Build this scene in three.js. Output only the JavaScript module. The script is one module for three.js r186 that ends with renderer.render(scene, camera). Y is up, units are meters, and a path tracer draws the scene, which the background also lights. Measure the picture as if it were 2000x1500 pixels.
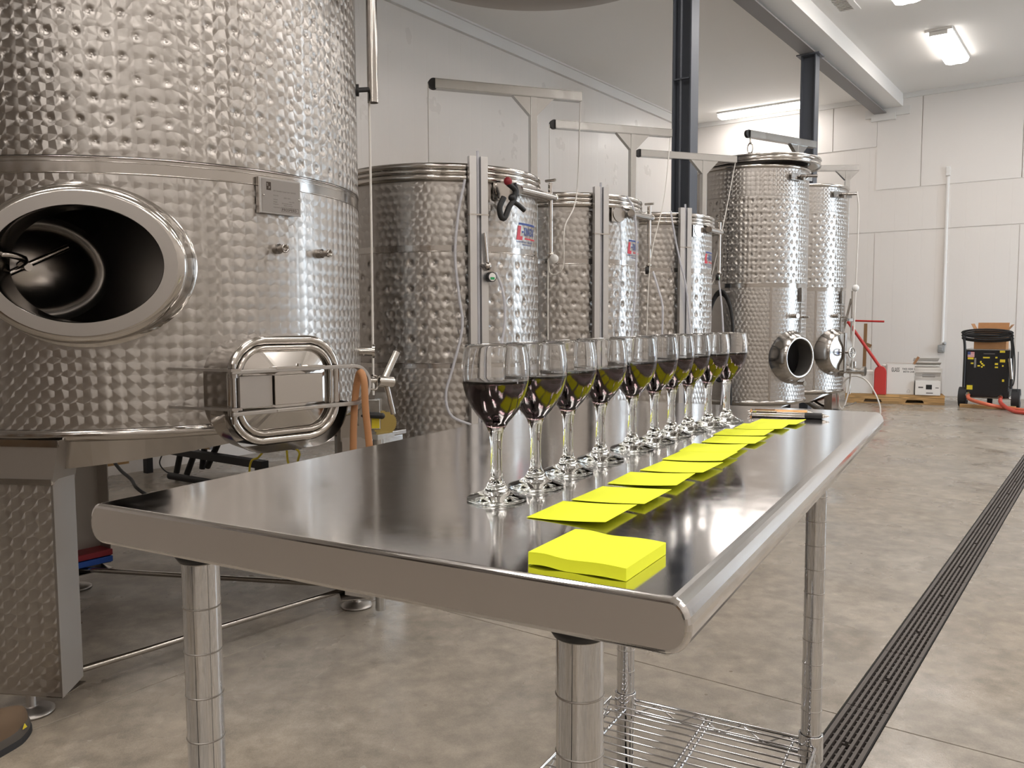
import * as THREE from 'three';
import { RoundedBoxGeometry } from 'three/addons/geometries/RoundedBoxGeometry.js';
import { mergeGeometries } from 'three/addons/utils/BufferGeometryUtils.js';
import { RectAreaLightUniformsLib } from 'three/addons/lights/RectAreaLightUniformsLib.js';
RectAreaLightUniformsLib.init();

// ---------------------------------------------------------------- camera, sky, light, exposure
const scene = new THREE.Scene();
const CAM_H = 1.155, FPX = 1639.5, PITCH = 0.0775, ROLL = -0.00419, YAW = 0.62835;
const camera = new THREE.PerspectiveCamera(2 * Math.atan(750 / FPX) * 180 / Math.PI, 4 / 3, 0.05, 200);
camera.position.set(0, CAM_H, 0);
camera.rotation.order = 'YXZ';
camera.rotation.set(-PITCH, YAW, ROLL);
camera.updateMatrixWorld(true);
scene.background = new THREE.Color(0.72, 0.86, 1.0);      // overcast daylight outside the open door
scene.backgroundIntensity = 11;
const renderer = new THREE.WebGLRenderer();
renderer.toneMapping = THREE.LinearToneMapping;
renderer.toneMappingExposure = 1.12;
renderer.shadowMap.enabled = true;
const TUBE_COLOR = new THREE.Color(1.0, 0.94, 0.89), TUBE_POWER = 10;   // fluorescent fixtures

// ---------------------------------------------------------------- helpers
let seed = 7;
const rnd = () => { seed = (seed * 1664525 + 1013904223) >>> 0; return seed / 4294967296; };
const rr = (a, b) => a + (b - a) * rnd();
const rad = (d) => d * Math.PI / 180;
const V = (x, y, z) => new THREE.Vector3(x, y, z);
const used = {};
function numbered(n) { const k = used[n] = (used[n] ?? -1) + 1; return k ? n + '_' + String(k).padStart(3, '0') : n; }
function tag(o, label, category, group) { o.userData.label = label; o.userData.category = category; if (group) o.userData.group = group; return o; }
function shadows(m) { m.castShadow = m.receiveShadow = true; return m; }
// a thing: Group at its base; X, Y, Z are room coordinates (Z runs away from the camera along the drain)
function thing(name, label, category, [X, Y, Z] = [0, 0, 0], turn = 0, group) {
  const o = new THREE.Group(); o.name = numbered(name); o.position.set(X, Y, -Z); o.rotation.y = rad(turn);
  tag(o, label, category, group); scene.add(o); return o;
}
function part(name, geo, mat, parent, label) { const m = shadows(new THREE.Mesh(geo, mat)); m.name = name; parent.add(m); if (label) m.userData.label = label; return m; }
function struct(name, geo, mat, label) { const m = part(numbered(name), geo, mat, scene); m.userData.kind = 'structure'; if (label) m.userData.label = label; return m; }
function solo(name, label, category, geo, mat, [X, Y, Z], turn = 0, group) {
  const m = shadows(new THREE.Mesh(geo, mat)); m.name = numbered(name); m.position.set(X, Y, -Z); m.rotation.y = rad(turn); tag(m, label, category, group); scene.add(m); return m;
}
const merge = (a) => mergeGeometries(a.map((g) => (g.index ? g.toNonIndexed() : g)).map((g) => { for (const k of Object.keys(g.attributes)) if (!['position', 'normal', 'uv'].includes(k)) g.deleteAttribute(k); return g; }));
function box(w, h, d, x = 0, y = 0, z = 0, r = 0) {
  const g = r ? new RoundedBoxGeometry(w, h, d, 2, Math.min(r, w / 2.01, h / 2.01, d / 2.01)) : new THREE.BoxGeometry(w, h, d);
  // uv in metres
  const p = g.attributes.position, n = g.attributes.normal, uv = g.attributes.uv;
  for (let i = 0; i < p.count; i++) {
    const ax = Math.abs(n.getX(i)), ay = Math.abs(n.getY(i)), az = Math.abs(n.getZ(i));
    if (ay >= ax && ay >= az) uv.setXY(i, p.getX(i) + x, p.getZ(i) + z); else if (ax >= az) uv.setXY(i, p.getZ(i) + z, p.getY(i) + y); else uv.setXY(i, p.getX(i) + x, p.getY(i) + y);
  }
  return g.translate(x, y, z);
}
function rod(a, b, r, seg = 16, r2 = r) {
  const d = b.clone().sub(a), g = new THREE.CylinderGeometry(r2, r, d.length(), seg);
  g.applyQuaternion(new THREE.Quaternion().setFromUnitVectors(V(0, 1, 0), d.clone().normalize()));
  const c = a.clone().add(b).multiplyScalar(0.5); return g.translate(c.x, c.y, c.z);
}
function tube(pts, r, n = 48, seg = 10, closed = false, tension = 0.5) { return new THREE.TubeGeometry(new THREE.CatmullRomCurve3(pts, closed, 'catmullrom', tension), n, r, seg, closed); }
function ring(R, r, y = 0, seg = 96, rs = 12) { return new THREE.TorusGeometry(R, r, rs, seg).rotateX(Math.PI / 2).translate(0, y, 0); }
const lathe = (pts, seg = 64) => new THREE.LatheGeometry(pts.map(([x, y]) => new THREE.Vector2(x, y)), seg);
const sphere = (r, x = 0, y = 0, z = 0, a = 20, b = 14) => new THREE.SphereGeometry(r, a, b).translate(x, y, z);
// place a geometry modelled with +z outwards at a bearing on an upright cylinder (bearing from +Z room towards +X)
const pol = (az, r, y) => V(r * Math.sin(rad(az)), y, -r * Math.cos(rad(az)));
function facing(g, az, r, y) { const p = pol(az, r, y); return g.rotateY(Math.PI - rad(az)).translate(p.x, p.y, p.z); }
// the lens turned back into directions: a pixel of the 2000 x 1500 photograph and a surface give a point
function ray(u, v) { return V((u - 1000) / FPX, -(v - 750) / FPX, -1).applyQuaternion(camera.quaternion); }
const eye = camera.position;
const onY = (u, v, y) => { const d = ray(u, v); return eye.clone().addScaledVector(d, (y - CAM_H) / d.y); };
const onX = (u, v, X) => { const d = ray(u, v); return eye.clone().addScaledVector(d, X / d.x); };
const onZ = (u, v, Z) => { const d = ray(u, v); return eye.clone().addScaledVector(d, -Z / d.z); };
function onCyl(u, v, cx, cz, R) {
  const d = ray(u, v), a = d.x * d.x + d.z * d.z, b = -(d.x * cx - d.z * cz), c = cx * cx + cz * cz - R * R, q = b * b - a * c;
  return eye.clone().addScaledVector(d, (-b - Math.sqrt(Math.max(q, 0))) / a);
}

// ---------------------------------------------------------------- textures
function hash(x, y, s = 0) { let h = (x * 374761393 + y * 668265263 + s * 1442695041) | 0; h = Math.imul(h ^ (h >>> 13), 1274126177); h ^= h >>> 16; return (h >>> 0) / 4294967296; }
const smooth = (t) => t * t * (3 - 2 * t);
function vnoise(x, y, p, s) {   // value noise with period p
  const x0 = Math.floor(x), y0 = Math.floor(y), fx = smooth(x - x0), fy = smooth(y - y0), w = (i, j) => hash(((i % p) + p) % p, ((j % p) + p) % p, s);
  return (w(x0, y0) * (1 - fx) + w(x0 + 1, y0) * fx) * (1 - fy) + (w(x0, y0 + 1) * (1 - fx) + w(x0 + 1, y0 + 1) * fx) * fy;
}
function fbm(u, v, p, oct, s) { let a = 0, k = 0.5, n = 0; for (let i = 0; i < oct; i++) { a += k * vnoise(u * p, v * p, p, s + i); n += k; p *= 2; k *= 0.55; } return a / n; }
function tex(w, h, fn, srgb = false) {
  const d = new Uint8Array(w * h * 4);
  for (let j = 0; j < h; j++) for (let i = 0; i < w; i++) { const c = fn(i / w, j / h, i, j), k = (j * w + i) * 4; d[k] = Math.max(0, Math.min(255, c[0])); d[k + 1] = Math.max(0, Math.min(255, c[1])); d[k + 2] = Math.max(0, Math.min(255, c[2])); d[k + 3] = 255; }
  const t = new THREE.DataTexture(d, w, h); t.wrapS = t.wrapT = THREE.RepeatWrapping; t.magFilter = THREE.LinearFilter; t.minFilter = THREE.LinearMipmapLinearFilter; t.generateMipmaps = true;
  if (srgb) t.colorSpace = THREE.SRGBColorSpace; t.needsUpdate = true; return t;
}
function rep(t, x, y = x) { const c = t.clone(); c.repeat.set(x, y); c.needsUpdate = true; return c; }
function canvasTex(w, h, draw) { const c = document.createElement('canvas'); c.width = w; c.height = h; const g = c.getContext('2d'); draw(g, w, h); const t = new THREE.CanvasTexture(c); t.colorSpace = THREE.SRGBColorSpace; return t; }
// spot-weld dimples of a cooling jacket as a normal map (fine relief)
function dimples({ N = 512, tw, th, nx, ny, r, A, pillow }) {
  return tex(N, N, (u, v) => {
    const x = u * tw, y = v * th, px = tw / nx, py = th / ny; let a = 0, b = 0;
    for (let k = 0; k < 2; k++) {
      let dx = x - (k ? px / 2 : 0), dy = y - (k ? py / 2 : 0); dx -= Math.round(dx / px) * px; dy -= Math.round(dy / py) * py;
      const d = Math.hypot(dx, dy) + 1e-6, t = d / r, e = A * 2.33 * t * Math.exp(-t * t) - (t < 0.4 ? A * 0.9 * Math.sin(t / 0.4 * Math.PI) : 0);
      a -= dx / d * e; b -= dy / d * e;
    }
    a += pillow * Math.sin(2 * Math.PI * x / px) * Math.cos(2 * Math.PI * y / py); b += pillow * Math.cos(2 * Math.PI * x / px) * Math.sin(2 * Math.PI * y / py);
    const l = 1 / Math.hypot(a, b, 1); return [127.5 + 127.5 * a * l, 127.5 + 127.5 * b * l, 127.5 + 127.5 * l];
  });
}
const TW = 0.308, TH = 0.354;
const T = {
  jacketBig: dimples({ tw: TW, th: TH, nx: 4, ny: 3, r: 0.0105, A: 0.30, pillow: 0.035 }),
  jacketSmall: dimples({ tw: 0.336, th: TH, nx: 3, ny: 3, r: 0.014, A: 0.42, pillow: 0.035 }),
  jacketTall: dimples({ tw: TW, th: TH, nx: 4, ny: 3, r: 0.014, A: 0.42, pillow: 0.05 }),
};
for (const k of ['jacketBig', 'jacketSmall', 'jacketTall']) T[k].channel = 1;
T.concrete = tex(1024, 1024, (u, v, i, j) => {
  const a = fbm(u, v, 5, 4, 11), b = fbm(u, v, 56, 4, 31), c = fbm(u + 0.3, v, 3, 3, 51), e = hash(i, j, 4), f = fbm(u, v, 14, 3, 61);
  const k = 0.80 + 0.13 * (a - 0.5) + 0.24 * (b - 0.5) + 0.12 * (f - 0.5) + 0.07 * (e - 0.5);
  return [k * (186 + 6 * (c - 0.5)), k * 177, k * (164 - 8 * (c - 0.5))];
}, true);
T.concreteRough = tex(512, 512, (u, v) => { const a = fbm(u, v, 6, 5, 91); const k = 110 + 110 * (a - 0.5) * 2; return [k, k, k]; });
T.grain = tex(512, 512, (u, v, i, j) => { const k = 128 + 90 * (fbm(u, v, 8, 5, 21) - 0.5) + 60 * (hash(i, j, 2) - 0.5); return [k, k, k]; });
T.wallBump = tex(1024, 1024, (u, v, i, j) => {   // painted board-formed concrete: boards, drips and pin holes
  const bd = Math.floor(u * 16), edge = Math.min(u * 16 - bd, 1 - (u * 16 - bd));
  let k = 128 + 26 * (hash(bd, 0, 3) - 0.5) + 46 * (fbm(u, v, 8, 5, 41) - 0.5) + (edge < 0.02 ? -30 : 0);
  const cx = Math.floor(u * 60), cy = Math.floor(v * 60), q = hash(cx, cy, 77);
  if (q > 0.95) { const dx = u * 60 - cx - 0.5, dy = (v * 60 - cy - 0.5) * 0.6; if (Math.hypot(dx, dy) < 0.07 + 0.08 * hash(cx, cy, 5)) k -= 22; }
  return [k, k, k];
});
T.wallRough = tex(512, 512, (u, v) => { const k = 150 + 140 * (fbm(u, v, 8, 5, 141) - 0.5); return [k, k, k]; });
T.brushed = tex(512, 512, (u, v, i, j) => { const k = 128 + 120 * (hash(0, j, 6) - 0.5) * 0.6 + 80 * (vnoise(u * 6, v * 256, 256, 9) - 0.5); return [k, k, k]; });
T.smudge = tex(512, 512, (u, v) => { const a = fbm(u, v, 5, 6, 101), b = fbm(u, v, 20, 4, 121); const k = 110 + 120 * (a - 0.5) + 70 * (b - 0.5); return [k, k, k]; });
T.wood = tex(512, 512, (u, v, i, j) => { const g = vnoise(u * 4 + 2 * vnoise(u * 3, v * 3, 3, 2), v * 90, 90, 3), k = 0.8 + 0.35 * (g - 0.5) + 0.1 * (fbm(u, v, 6, 4, 7) - 0.5); return [214 * k, 170 * k, 112 * k]; }, true);
T.card = tex(256, 256, (u, v, i, j) => { const k = 0.95 + 0.08 * (fbm(u, v, 8, 4, 8) - 0.5) + 0.04 * (hash(i, j, 1) - 0.5); return [176 * k, 128 * k, 84 * k]; }, true);

// ---------------------------------------------------------------- materials
const lin = (r, g, b) => new THREE.Color().setRGB(r, g, b);
const S = (o) => new THREE.MeshStandardMaterial(o), Ph = (o) => new THREE.MeshPhysicalMaterial(o);
const STEEL = lin(0.44, 0.415, 0.39);
const plate = (normalMap, roughness = 0.33) => Ph({ color: STEEL, metalness: 1, roughness, anisotropy: 0.95, ...(normalMap ? { normalMap } : {}) });   // polishing grooves run round each disc
const M = {
  swirl: plate(null), swirlScale: plate(null), jacketBig: plate(T.jacketBig), jacketSmall: plate(T.jacketSmall), jacketTall: plate(T.jacketTall),
  satin: S({ color: STEEL, metalness: 1, roughness: 0.34, roughnessMap: rep(T.smudge, 2) }),
  satinDull: S({ color: STEEL, metalness: 1, roughness: 0.45 }),
  polished: S({ color: lin(0.55, 0.525, 0.495), metalness: 1, roughness: 0.13 }),
  inside: S({ color: STEEL, metalness: 1, roughness: 0.28 }),
  table: S({ color: lin(0.70, 0.685, 0.675), metalness: 1, roughness: 0.22, roughnessMap: rep(T.smudge, 3), bumpMap: rep(T.grain, 8), bumpScale: 0.00003 }),
  tableEdge: S({ color: lin(0.72, 0.69, 0.665), metalness: 1, roughness: 0.42 }),
  chrome: S({ color: lin(0.66, 0.67, 0.69), metalness: 1, roughness: 0.04 }),
  galv: S({ color: lin(0.52, 0.52, 0.51), metalness: 0.9, roughness: 0.42, roughnessMap: rep(T.smudge, 4) }),
  alu: S({ color: lin(0.62, 0.62, 0.62), metalness: 0.95, roughness: 0.36 }),
  black: S({ color: lin(0.012, 0.012, 0.013), roughness: 0.5 }), blackShiny: S({ color: lin(0.01, 0.01, 0.012), roughness: 0.25 }), rubber: S({ color: lin(0.018, 0.018, 0.019), roughness: 0.75 }),
  iron: S({ color: lin(0.105, 0.092, 0.084), roughness: 0.55, metalness: 0.3 }), pit: S({ color: lin(0.012, 0.011, 0.010), roughness: 0.9 }),
  column: S({ color: lin(0.085, 0.095, 0.115), roughness: 0.45, metalness: 0.1 }), beam: S({ color: lin(0.20, 0.19, 0.19), roughness: 0.55 }),
  wallL: S({ color: lin(0.73, 0.695, 0.66), roughness: 0.6, roughnessMap: rep(T.wallRough, 0.4), bumpMap: rep(T.wallBump, 0.33), bumpScale: 0.006 }),
  wallF: S({ color: lin(0.73, 0.695, 0.66), roughness: 0.6, bumpMap: rep(T.wallBump, 0.33), bumpScale: 0.006 }),
  smoothWall: S({ color: lin(0.74, 0.71, 0.68), roughness: 0.6 }), ceiling: S({ color: lin(0.78, 0.765, 0.74), roughness: 0.75 }), trim: S({ color: lin(0.70, 0.69, 0.67), roughness: 0.6 }),
  floor: S({ color: lin(1.02, 1.0, 0.97), map: rep(T.concrete, 1 / 2.6), roughness: 0.75, roughnessMap: rep(T.concreteRough, 1 / 1.7), bumpMap: rep(T.grain, 1.4), bumpScale: 0.0012 }),
  joint: S({ color: lin(0.03, 0.028, 0.025), roughness: 0.9 }),
  glass: Ph({ color: lin(1, 1, 1), roughness: 0.0, transmission: 1, thickness: 0.01, ior: 1.5, attenuationColor: lin(0.86, 0.95, 0.9), attenuationDistance: 0.12 }),
  wine: Ph({ color: lin(1, 1, 1), roughness: 0.0, transmission: 1, thickness: 0.05, ior: 1.345, attenuationColor: lin(0.28, 0.006, 0.018), attenuationDistance: 0.0022 }),
  note: S({ color: lin(0.90, 0.98, 0.03), roughness: 0.8 }),
  white: S({ color: lin(0.78, 0.77, 0.75), roughness: 0.6 }), whiteGloss: S({ color: lin(0.75, 0.75, 0.74), roughness: 0.3 }), offWhite: S({ color: lin(0.55, 0.53, 0.50), roughness: 0.45 }),
  carton: S({ color: lin(0.74, 0.72, 0.69), roughness: 0.75 }), card: S({ map: rep(T.card, 3), roughness: 0.85 }), wood: S({ map: rep(T.wood, 1.5), roughness: 0.8 }), woodDark: S({ color: lin(0.26, 0.15, 0.07), roughness: 0.75 }),
  red: S({ color: lin(0.50, 0.035, 0.03), roughness: 0.4 }), redHose: S({ color: lin(0.55, 0.075, 0.05), roughness: 0.5 }), orangeHose: S({ color: lin(0.60, 0.14, 0.07), roughness: 0.5 }), tan: S({ color: lin(0.42, 0.20, 0.085), roughness: 0.55 }),
  yellow: S({ color: lin(0.72, 0.58, 0.03), roughness: 0.5 }), blue: S({ color: lin(0.02, 0.09, 0.42), roughness: 0.45 }), darkRed: S({ color: lin(0.28, 0.02, 0.03), roughness: 0.5 }),
  rope: S({ color: lin(0.72, 0.70, 0.66), roughness: 0.8 }), clearHose: Ph({ color: lin(0.80, 0.81, 0.86), roughness: 0.25, transmission: 0.45, thickness: 0 }), conduit: S({ color: lin(0.74, 0.73, 0.71), roughness: 0.5 }),
  copper: S({ color: lin(0.72, 0.40, 0.16), roughness: 0.35, metalness: 0.4 }), boxGrey: S({ color: lin(0.33, 0.34, 0.34), roughness: 0.5, metalness: 0.4 }),
};
M.inside.side = THREE.DoubleSide;

// ---------------------------------------------------------------- the room
const XL = -6.06, XR = 4.2, ZB = -8, ZF = 13.7, HC = 4.445, WT = 0.2;
const DOOR = { z0: 10.0, z1: 12.3, h: 3.2 };
struct('wall_left', box(WT, HC, ZF - ZB, XL - WT / 2, HC / 2, -(ZF + ZB) / 2), M.wallL);
struct('wall_back', box(XR - XL + 2 * WT, HC, WT, (XR + XL) / 2, HC / 2, -ZB + WT / 2), M.smoothWall);
struct('wall_right', merge([
  box(WT, HC, DOOR.z0 - ZB, XR + WT / 2, HC / 2, -(DOOR.z0 + ZB) / 2), box(WT, HC, ZF - DOOR.z1, XR + WT / 2, HC / 2, -(ZF + DOOR.z1) / 2),
  box(WT, HC - DOOR.h, DOOR.z1 - DOOR.z0, XR + WT / 2, (HC + DOOR.h) / 2, -(DOOR.z1 + DOOR.z0) / 2)]), M.smoothWall);
const wallFar = struct('wall_far', box(XR - XL + 2 * WT, HC, WT, (XR + XL) / 2, HC / 2, -ZF - WT / 2), M.wallF);
struct('ceiling', box(XR - XL + 2 * WT, WT, ZF - ZB + 2 * WT, (XR + XL) / 2, HC + WT / 2, -(ZF + ZB) / 2), M.ceiling);
const yA = onZ(1712, 287, ZF).y, yB = onZ(1800, 364, ZF).y, xS = onZ(1711, 370, ZF).x, gx = onZ(1801, 280, ZF).x, gx2 = onZ(1998, 300, ZF).x, yG = onZ(1800, 449, ZF).y;
for (const [x0, x1, y0] of [[XL, onZ(1627, 300, ZF).x - 0.006, yA], [onZ(1627, 300, ZF).x + 0.006, xS - 0.004, yA], [xS, gx - 0.006, yB], [gx + 0.006, gx2 - 0.006, yB], [gx2 + 0.006, XR, yB]])
  part('panel', box(x1 - x0, HC - 0.03 - y0, 0.022, (x0 + x1) / 2, (HC - 0.03 + y0) / 2, -ZF + 0.011), M.smoothWall, wallFar);
for (const [x0, x1, y0, y1] of [[XL, xS, yG + 0.007, yA], [xS, XR, yG + 0.007, yB]]) part('panel', box(x1 - x0, y1 - y0, 0.012, (x0 + x1) / 2, (y0 + y1) / 2, -ZF + 0.006), M.wallF, wallFar);
for (const [x0, x1] of [[XL, xS - 0.006], [xS + 0.006, gx2 - 0.006], [gx2 + 0.006, XR]]) part('panel', box(x1 - x0, yG - 0.007, 0.012, (x0 + x1) / 2, (yG - 0.007) / 2, -ZF + 0.006), M.wallF, wallFar);
// cornice along the left and far walls, the ledge line and door casing
struct('trim_1', merge([box(0.05, 0.13, ZF - ZB, XL + 0.025, HC - 0.075, -(ZF + ZB) / 2), box(0.075, 0.02, ZF - ZB, XL + 0.0375, HC - 0.01, -(ZF + ZB) / 2)]), M.trim);
struct('trim_2', merge([box(XR - XL, 0.05, 0.03, (XR + XL) / 2, HC - 0.045, -ZF + 0.037), box(XR - XL, 0.02, 0.06, (XR + XL) / 2, HC - 0.01, -ZF + 0.03)]), M.trim);
struct('trim_3', merge([box(0.25, DOOR.h, 0.08, XR + 0.1, DOOR.h / 2, -DOOR.z0 + 0.04), box(0.25, DOOR.h, 0.08, XR + 0.1, DOOR.h / 2, -DOOR.z1 - 0.04), box(0.25, 0.1, DOOR.z1 - DOOR.z0 + 0.16, XR + 0.1, DOOR.h + 0.05, -(DOOR.z0 + DOOR.z1) / 2)]), M.trim);
// the soffit beside the steel beam
const bz = (u, v) => onZ(u, v, ZF);
const BX0 = -3.157, BX1 = -2.989, SX1 = -2.768, BY = 4.19, SY = 4.262;
struct('trim_4', box(SX1 + 3.2, HC - SY, ZF - ZB, (SX1 - 3.2) / 2, (HC + SY) / 2, -(ZF + ZB) / 2), M.ceiling, 'white boxed soffit above the steel beam');
struct('trim_5', merge([box(0.34, 0.10, 0.05, -3.03, BY - 0.05, -ZF + 0.045), box(0.62, 0.12, 0.035, -2.98, SY - 0.06, -ZF + 0.035)]), M.trim);
// floor: slabs between saw-cut joints, with the slot for the trench drain
const floor = struct('floor', box(XR - XL + 2 * WT + 6, 0.2, ZF - ZB + 2 * WT, (XR + XL) / 2 + 3, -0.2, -(ZF + ZB) / 2), M.joint);
const DX0 = -0.628, DX1 = -0.5, J = 0.002;
const zs = [ZB - 0.15, -4.37, -0.95, 2.475, 5.89, 9.31, 12.73, ZF + 0.15], xs = [[XL - 0.15, -2.45], [-2.45, DX0], [DX1, 2.2], [2.2, XR], [XR, 10]];
for (const [x0, x1] of xs) for (let k = 0; k < zs.length - 1; k++) part('slab', box(x1 - x0 - 2 * J, 0.1, zs[k + 1] - zs[k] - 2 * J, (x0 + x1) / 2, -0.05, -(zs[k] + zs[k + 1]) / 2, 0.002), M.floor, floor);
struct('floor_channel', merge([box(DX1 - DX0, 0.01, ZF - 1, (DX0 + DX1) / 2, -0.094, -(ZF + 1) / 2), box(0.004, 0.1, ZF - 1, DX0 + 0.002, -0.05, -(ZF + 1) / 2), box(0.004, 0.1, ZF - 1, DX1 - 0.002, -0.05, -(ZF + 1) / 2)]), M.pit);
for (let k = 0; k < 14; k++) {
  const L = 0.499, g = thing('drain_grate', 'black slotted cast iron grate in the floor trench drain', 'drain grate', [(DX0 + DX1) / 2, 0, 1.565 + L * (k + 0.5)], 0, 'grates of the trench drain');
  const W = 0.119, nb = 5, rail = 0.012, bw = 0.0085, slot = (W - 2 * rail - nb * bw) / (nb + 1);
  for (const s of [-1, 1]) part('side_rail', box(rail, 0.02, L - 0.003, s * (W - rail) / 2, -0.011, 0), M.iron, g);
  for (let i = 0; i < nb; i++) {
    const x = -W / 2 + rail + slot + bw / 2 + i * (slot + bw);
    if (i === 2) part('bar', merge([box(bw, 0.018, L / 2 - 0.016, x, -0.011, L / 4 + 0.006), box(bw, 0.018, L / 2 - 0.016, x, -0.011, -L / 4 - 0.006)]), M.iron, g);
    else part('bar', box(bw, 0.018, L - 0.003, x, -0.011, 0), M.iron, g);
  }
  const cb = []; for (let i = 0; i <= 13; i++) cb.push(box(W - 0.01, 0.012, 0.007, 0, -0.0165, -L / 2 + 0.006 + i * (L - 0.012) / 13));
  part('cross_bars', merge(cb), M.iron, g);
}
// steel columns and beam
function iSection(h, w, t, len) { return merge([box(t, len, w, -h / 2 + t / 2, len / 2, 0), box(t, len, w, h / 2 - t / 2, len / 2, 0), box(h - 2 * t, len, t, 0, len / 2, 0)]); }
for (const [Z, lab, extra] of [[-onX(1337, 300, -3.07).z, 'dark grey steel column with conduit, rising between the labelled tanks and the tall tanks', 1], [10.15, 'dark grey steel column behind the rearmost tank', 0]]) {
  const c = thing('steel_column', lab, 'column', [-3.07, 0, Z]);
  part('post', iSection(0.17, 0.15, 0.012, BY), M.column, c);
  part('cap_plate', box(0.26, 0.014, 0.22, 0, BY - 0.007, 0), M.column, c);
  part('base_plate', box(0.28, 0.016, 0.28, 0, 0.008, 0), M.column, c);
  if (extra) { part('conduit', rod(V(-0.02, 0.3, 0.05), V(-0.02, BY, 0.05), 0.013), M.column, c); part('pipe_clamp', box(0.13, 0.012, 0.03, 0, 3.15, 0.06), M.column, c); }
}
const beam = thing('steel_beam', 'grey steel beam under the white soffit', 'beam', [(BX0 + BX1) / 2, BY, (ZF + ZB) / 2]);
part('bottom_flange', box(BX1 - BX0, 0.016, ZF - ZB - 0.02, 0, 0.008, 0), M.beam, beam);
part('web', box(0.03, SY - BY - 0.014, ZF - ZB - 0.02, 0, (SY - BY) / 2 + 0.007, 0), M.beam, beam);

// ---------------------------------------------------------------- ceiling fixtures
const lensMat = S({ color: lin(0.9, 0.9, 0.9), roughness: 0.5, emissive: TUBE_COLOR, emissiveIntensity: 13 });
function ceilingLight(X, Z, along, label, group) {
  const o = thing('ceiling_light', label, 'ceiling light', [X, HC, Z], along === 'x' ? 90 : 0, group), L = 1.34, W = 0.28;
  part('housing', merge([box(W, 0.03, L, 0, -0.015, 0), box(W * 0.7, 0.05, 0.012, 0, -0.05, L / 2 - 0.006), box(W * 0.7, 0.05, 0.012, 0, -0.05, -L / 2 + 0.006)]), M.white, o);
  const s = new THREE.Shape(); s.moveTo(-W / 2, -0.03); s.lineTo(-W / 2 + 0.015, -0.07); s.quadraticCurveTo(-W / 5, -0.098, 0, -0.082); s.quadraticCurveTo(W / 5, -0.098, W / 2 - 0.015, -0.07); s.lineTo(W / 2, -0.03); s.lineTo(-W / 2, -0.03);
  part('diffuser', new THREE.ExtrudeGeometry(s, { depth: L - 0.03, bevelEnabled: false }).translate(0, 0, -(L - 0.03) / 2), lensMat, o);
  const l = new THREE.RectAreaLight(TUBE_COLOR, TUBE_POWER, W - 0.04, L - 0.06); l.name = 'lamp'; l.position.set(0, -0.10, 0); l.rotation.x = -Math.PI / 2; l.castShadow = true; o.add(l);
}
ceilingLight(-4.75, 13.22, 'x', 'long ceiling light in the corner above the tall tanks, hard by the far wall');
ceilingLight(-1.85, 11.53, 'z', 'glowing wraparound ceiling light between the soffit and the black machine');
ceilingLight(-1.92, 8.93, 'z', 'ceiling light beside the air vent and the soffit', undefined);
for (const Z of [6.3, 3.7, 1.1, -1.5]) ceilingLight(-1.92, Z, 'z', 'wraparound ceiling light in the row beside the soffit', 'row of ceiling lights beside the soffit');
for (const Z of [11.5, 8.9, 6.3, 3.7, 1.1, -1.5, -4.1, -6.7]) ceilingLight(0.5, Z, 'z', 'wraparound ceiling light above the trench drain aisle', 'ceiling lights above the aisle');
for (const Z of [8.9, 6.3, 3.7, 1.1, -1.5, -4.1, -6.7]) ceilingLight(2.9, Z, 'z', 'wraparound ceiling light along the wall with the open door', 'ceiling lights along the door wall');
const vent = thing('ceiling_vent', 'square white ceiling vent with grey louvres beside the soffit', 'vent', [-2.535, HC, 9.42]);
part('frame', merge([box(0.26, 0.012, 0.05, 0, -0.006, 0.235), box(0.26, 0.012, 0.05, 0, -0.006, -0.235), box(0.06, 0.012, 0.42, -0.1, -0.006, 0), box(0.06, 0.012, 0.42, 0.1, -0.006, 0)]), M.white, vent);
for (let i = 0; i < 9; i++) part('louvre', box(0.15, 0.003, 0.03, 0, 0, 0).rotateX(0.7).translate(0, -0.004, -0.19 + i * 0.0475), M.white, vent);

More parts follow.
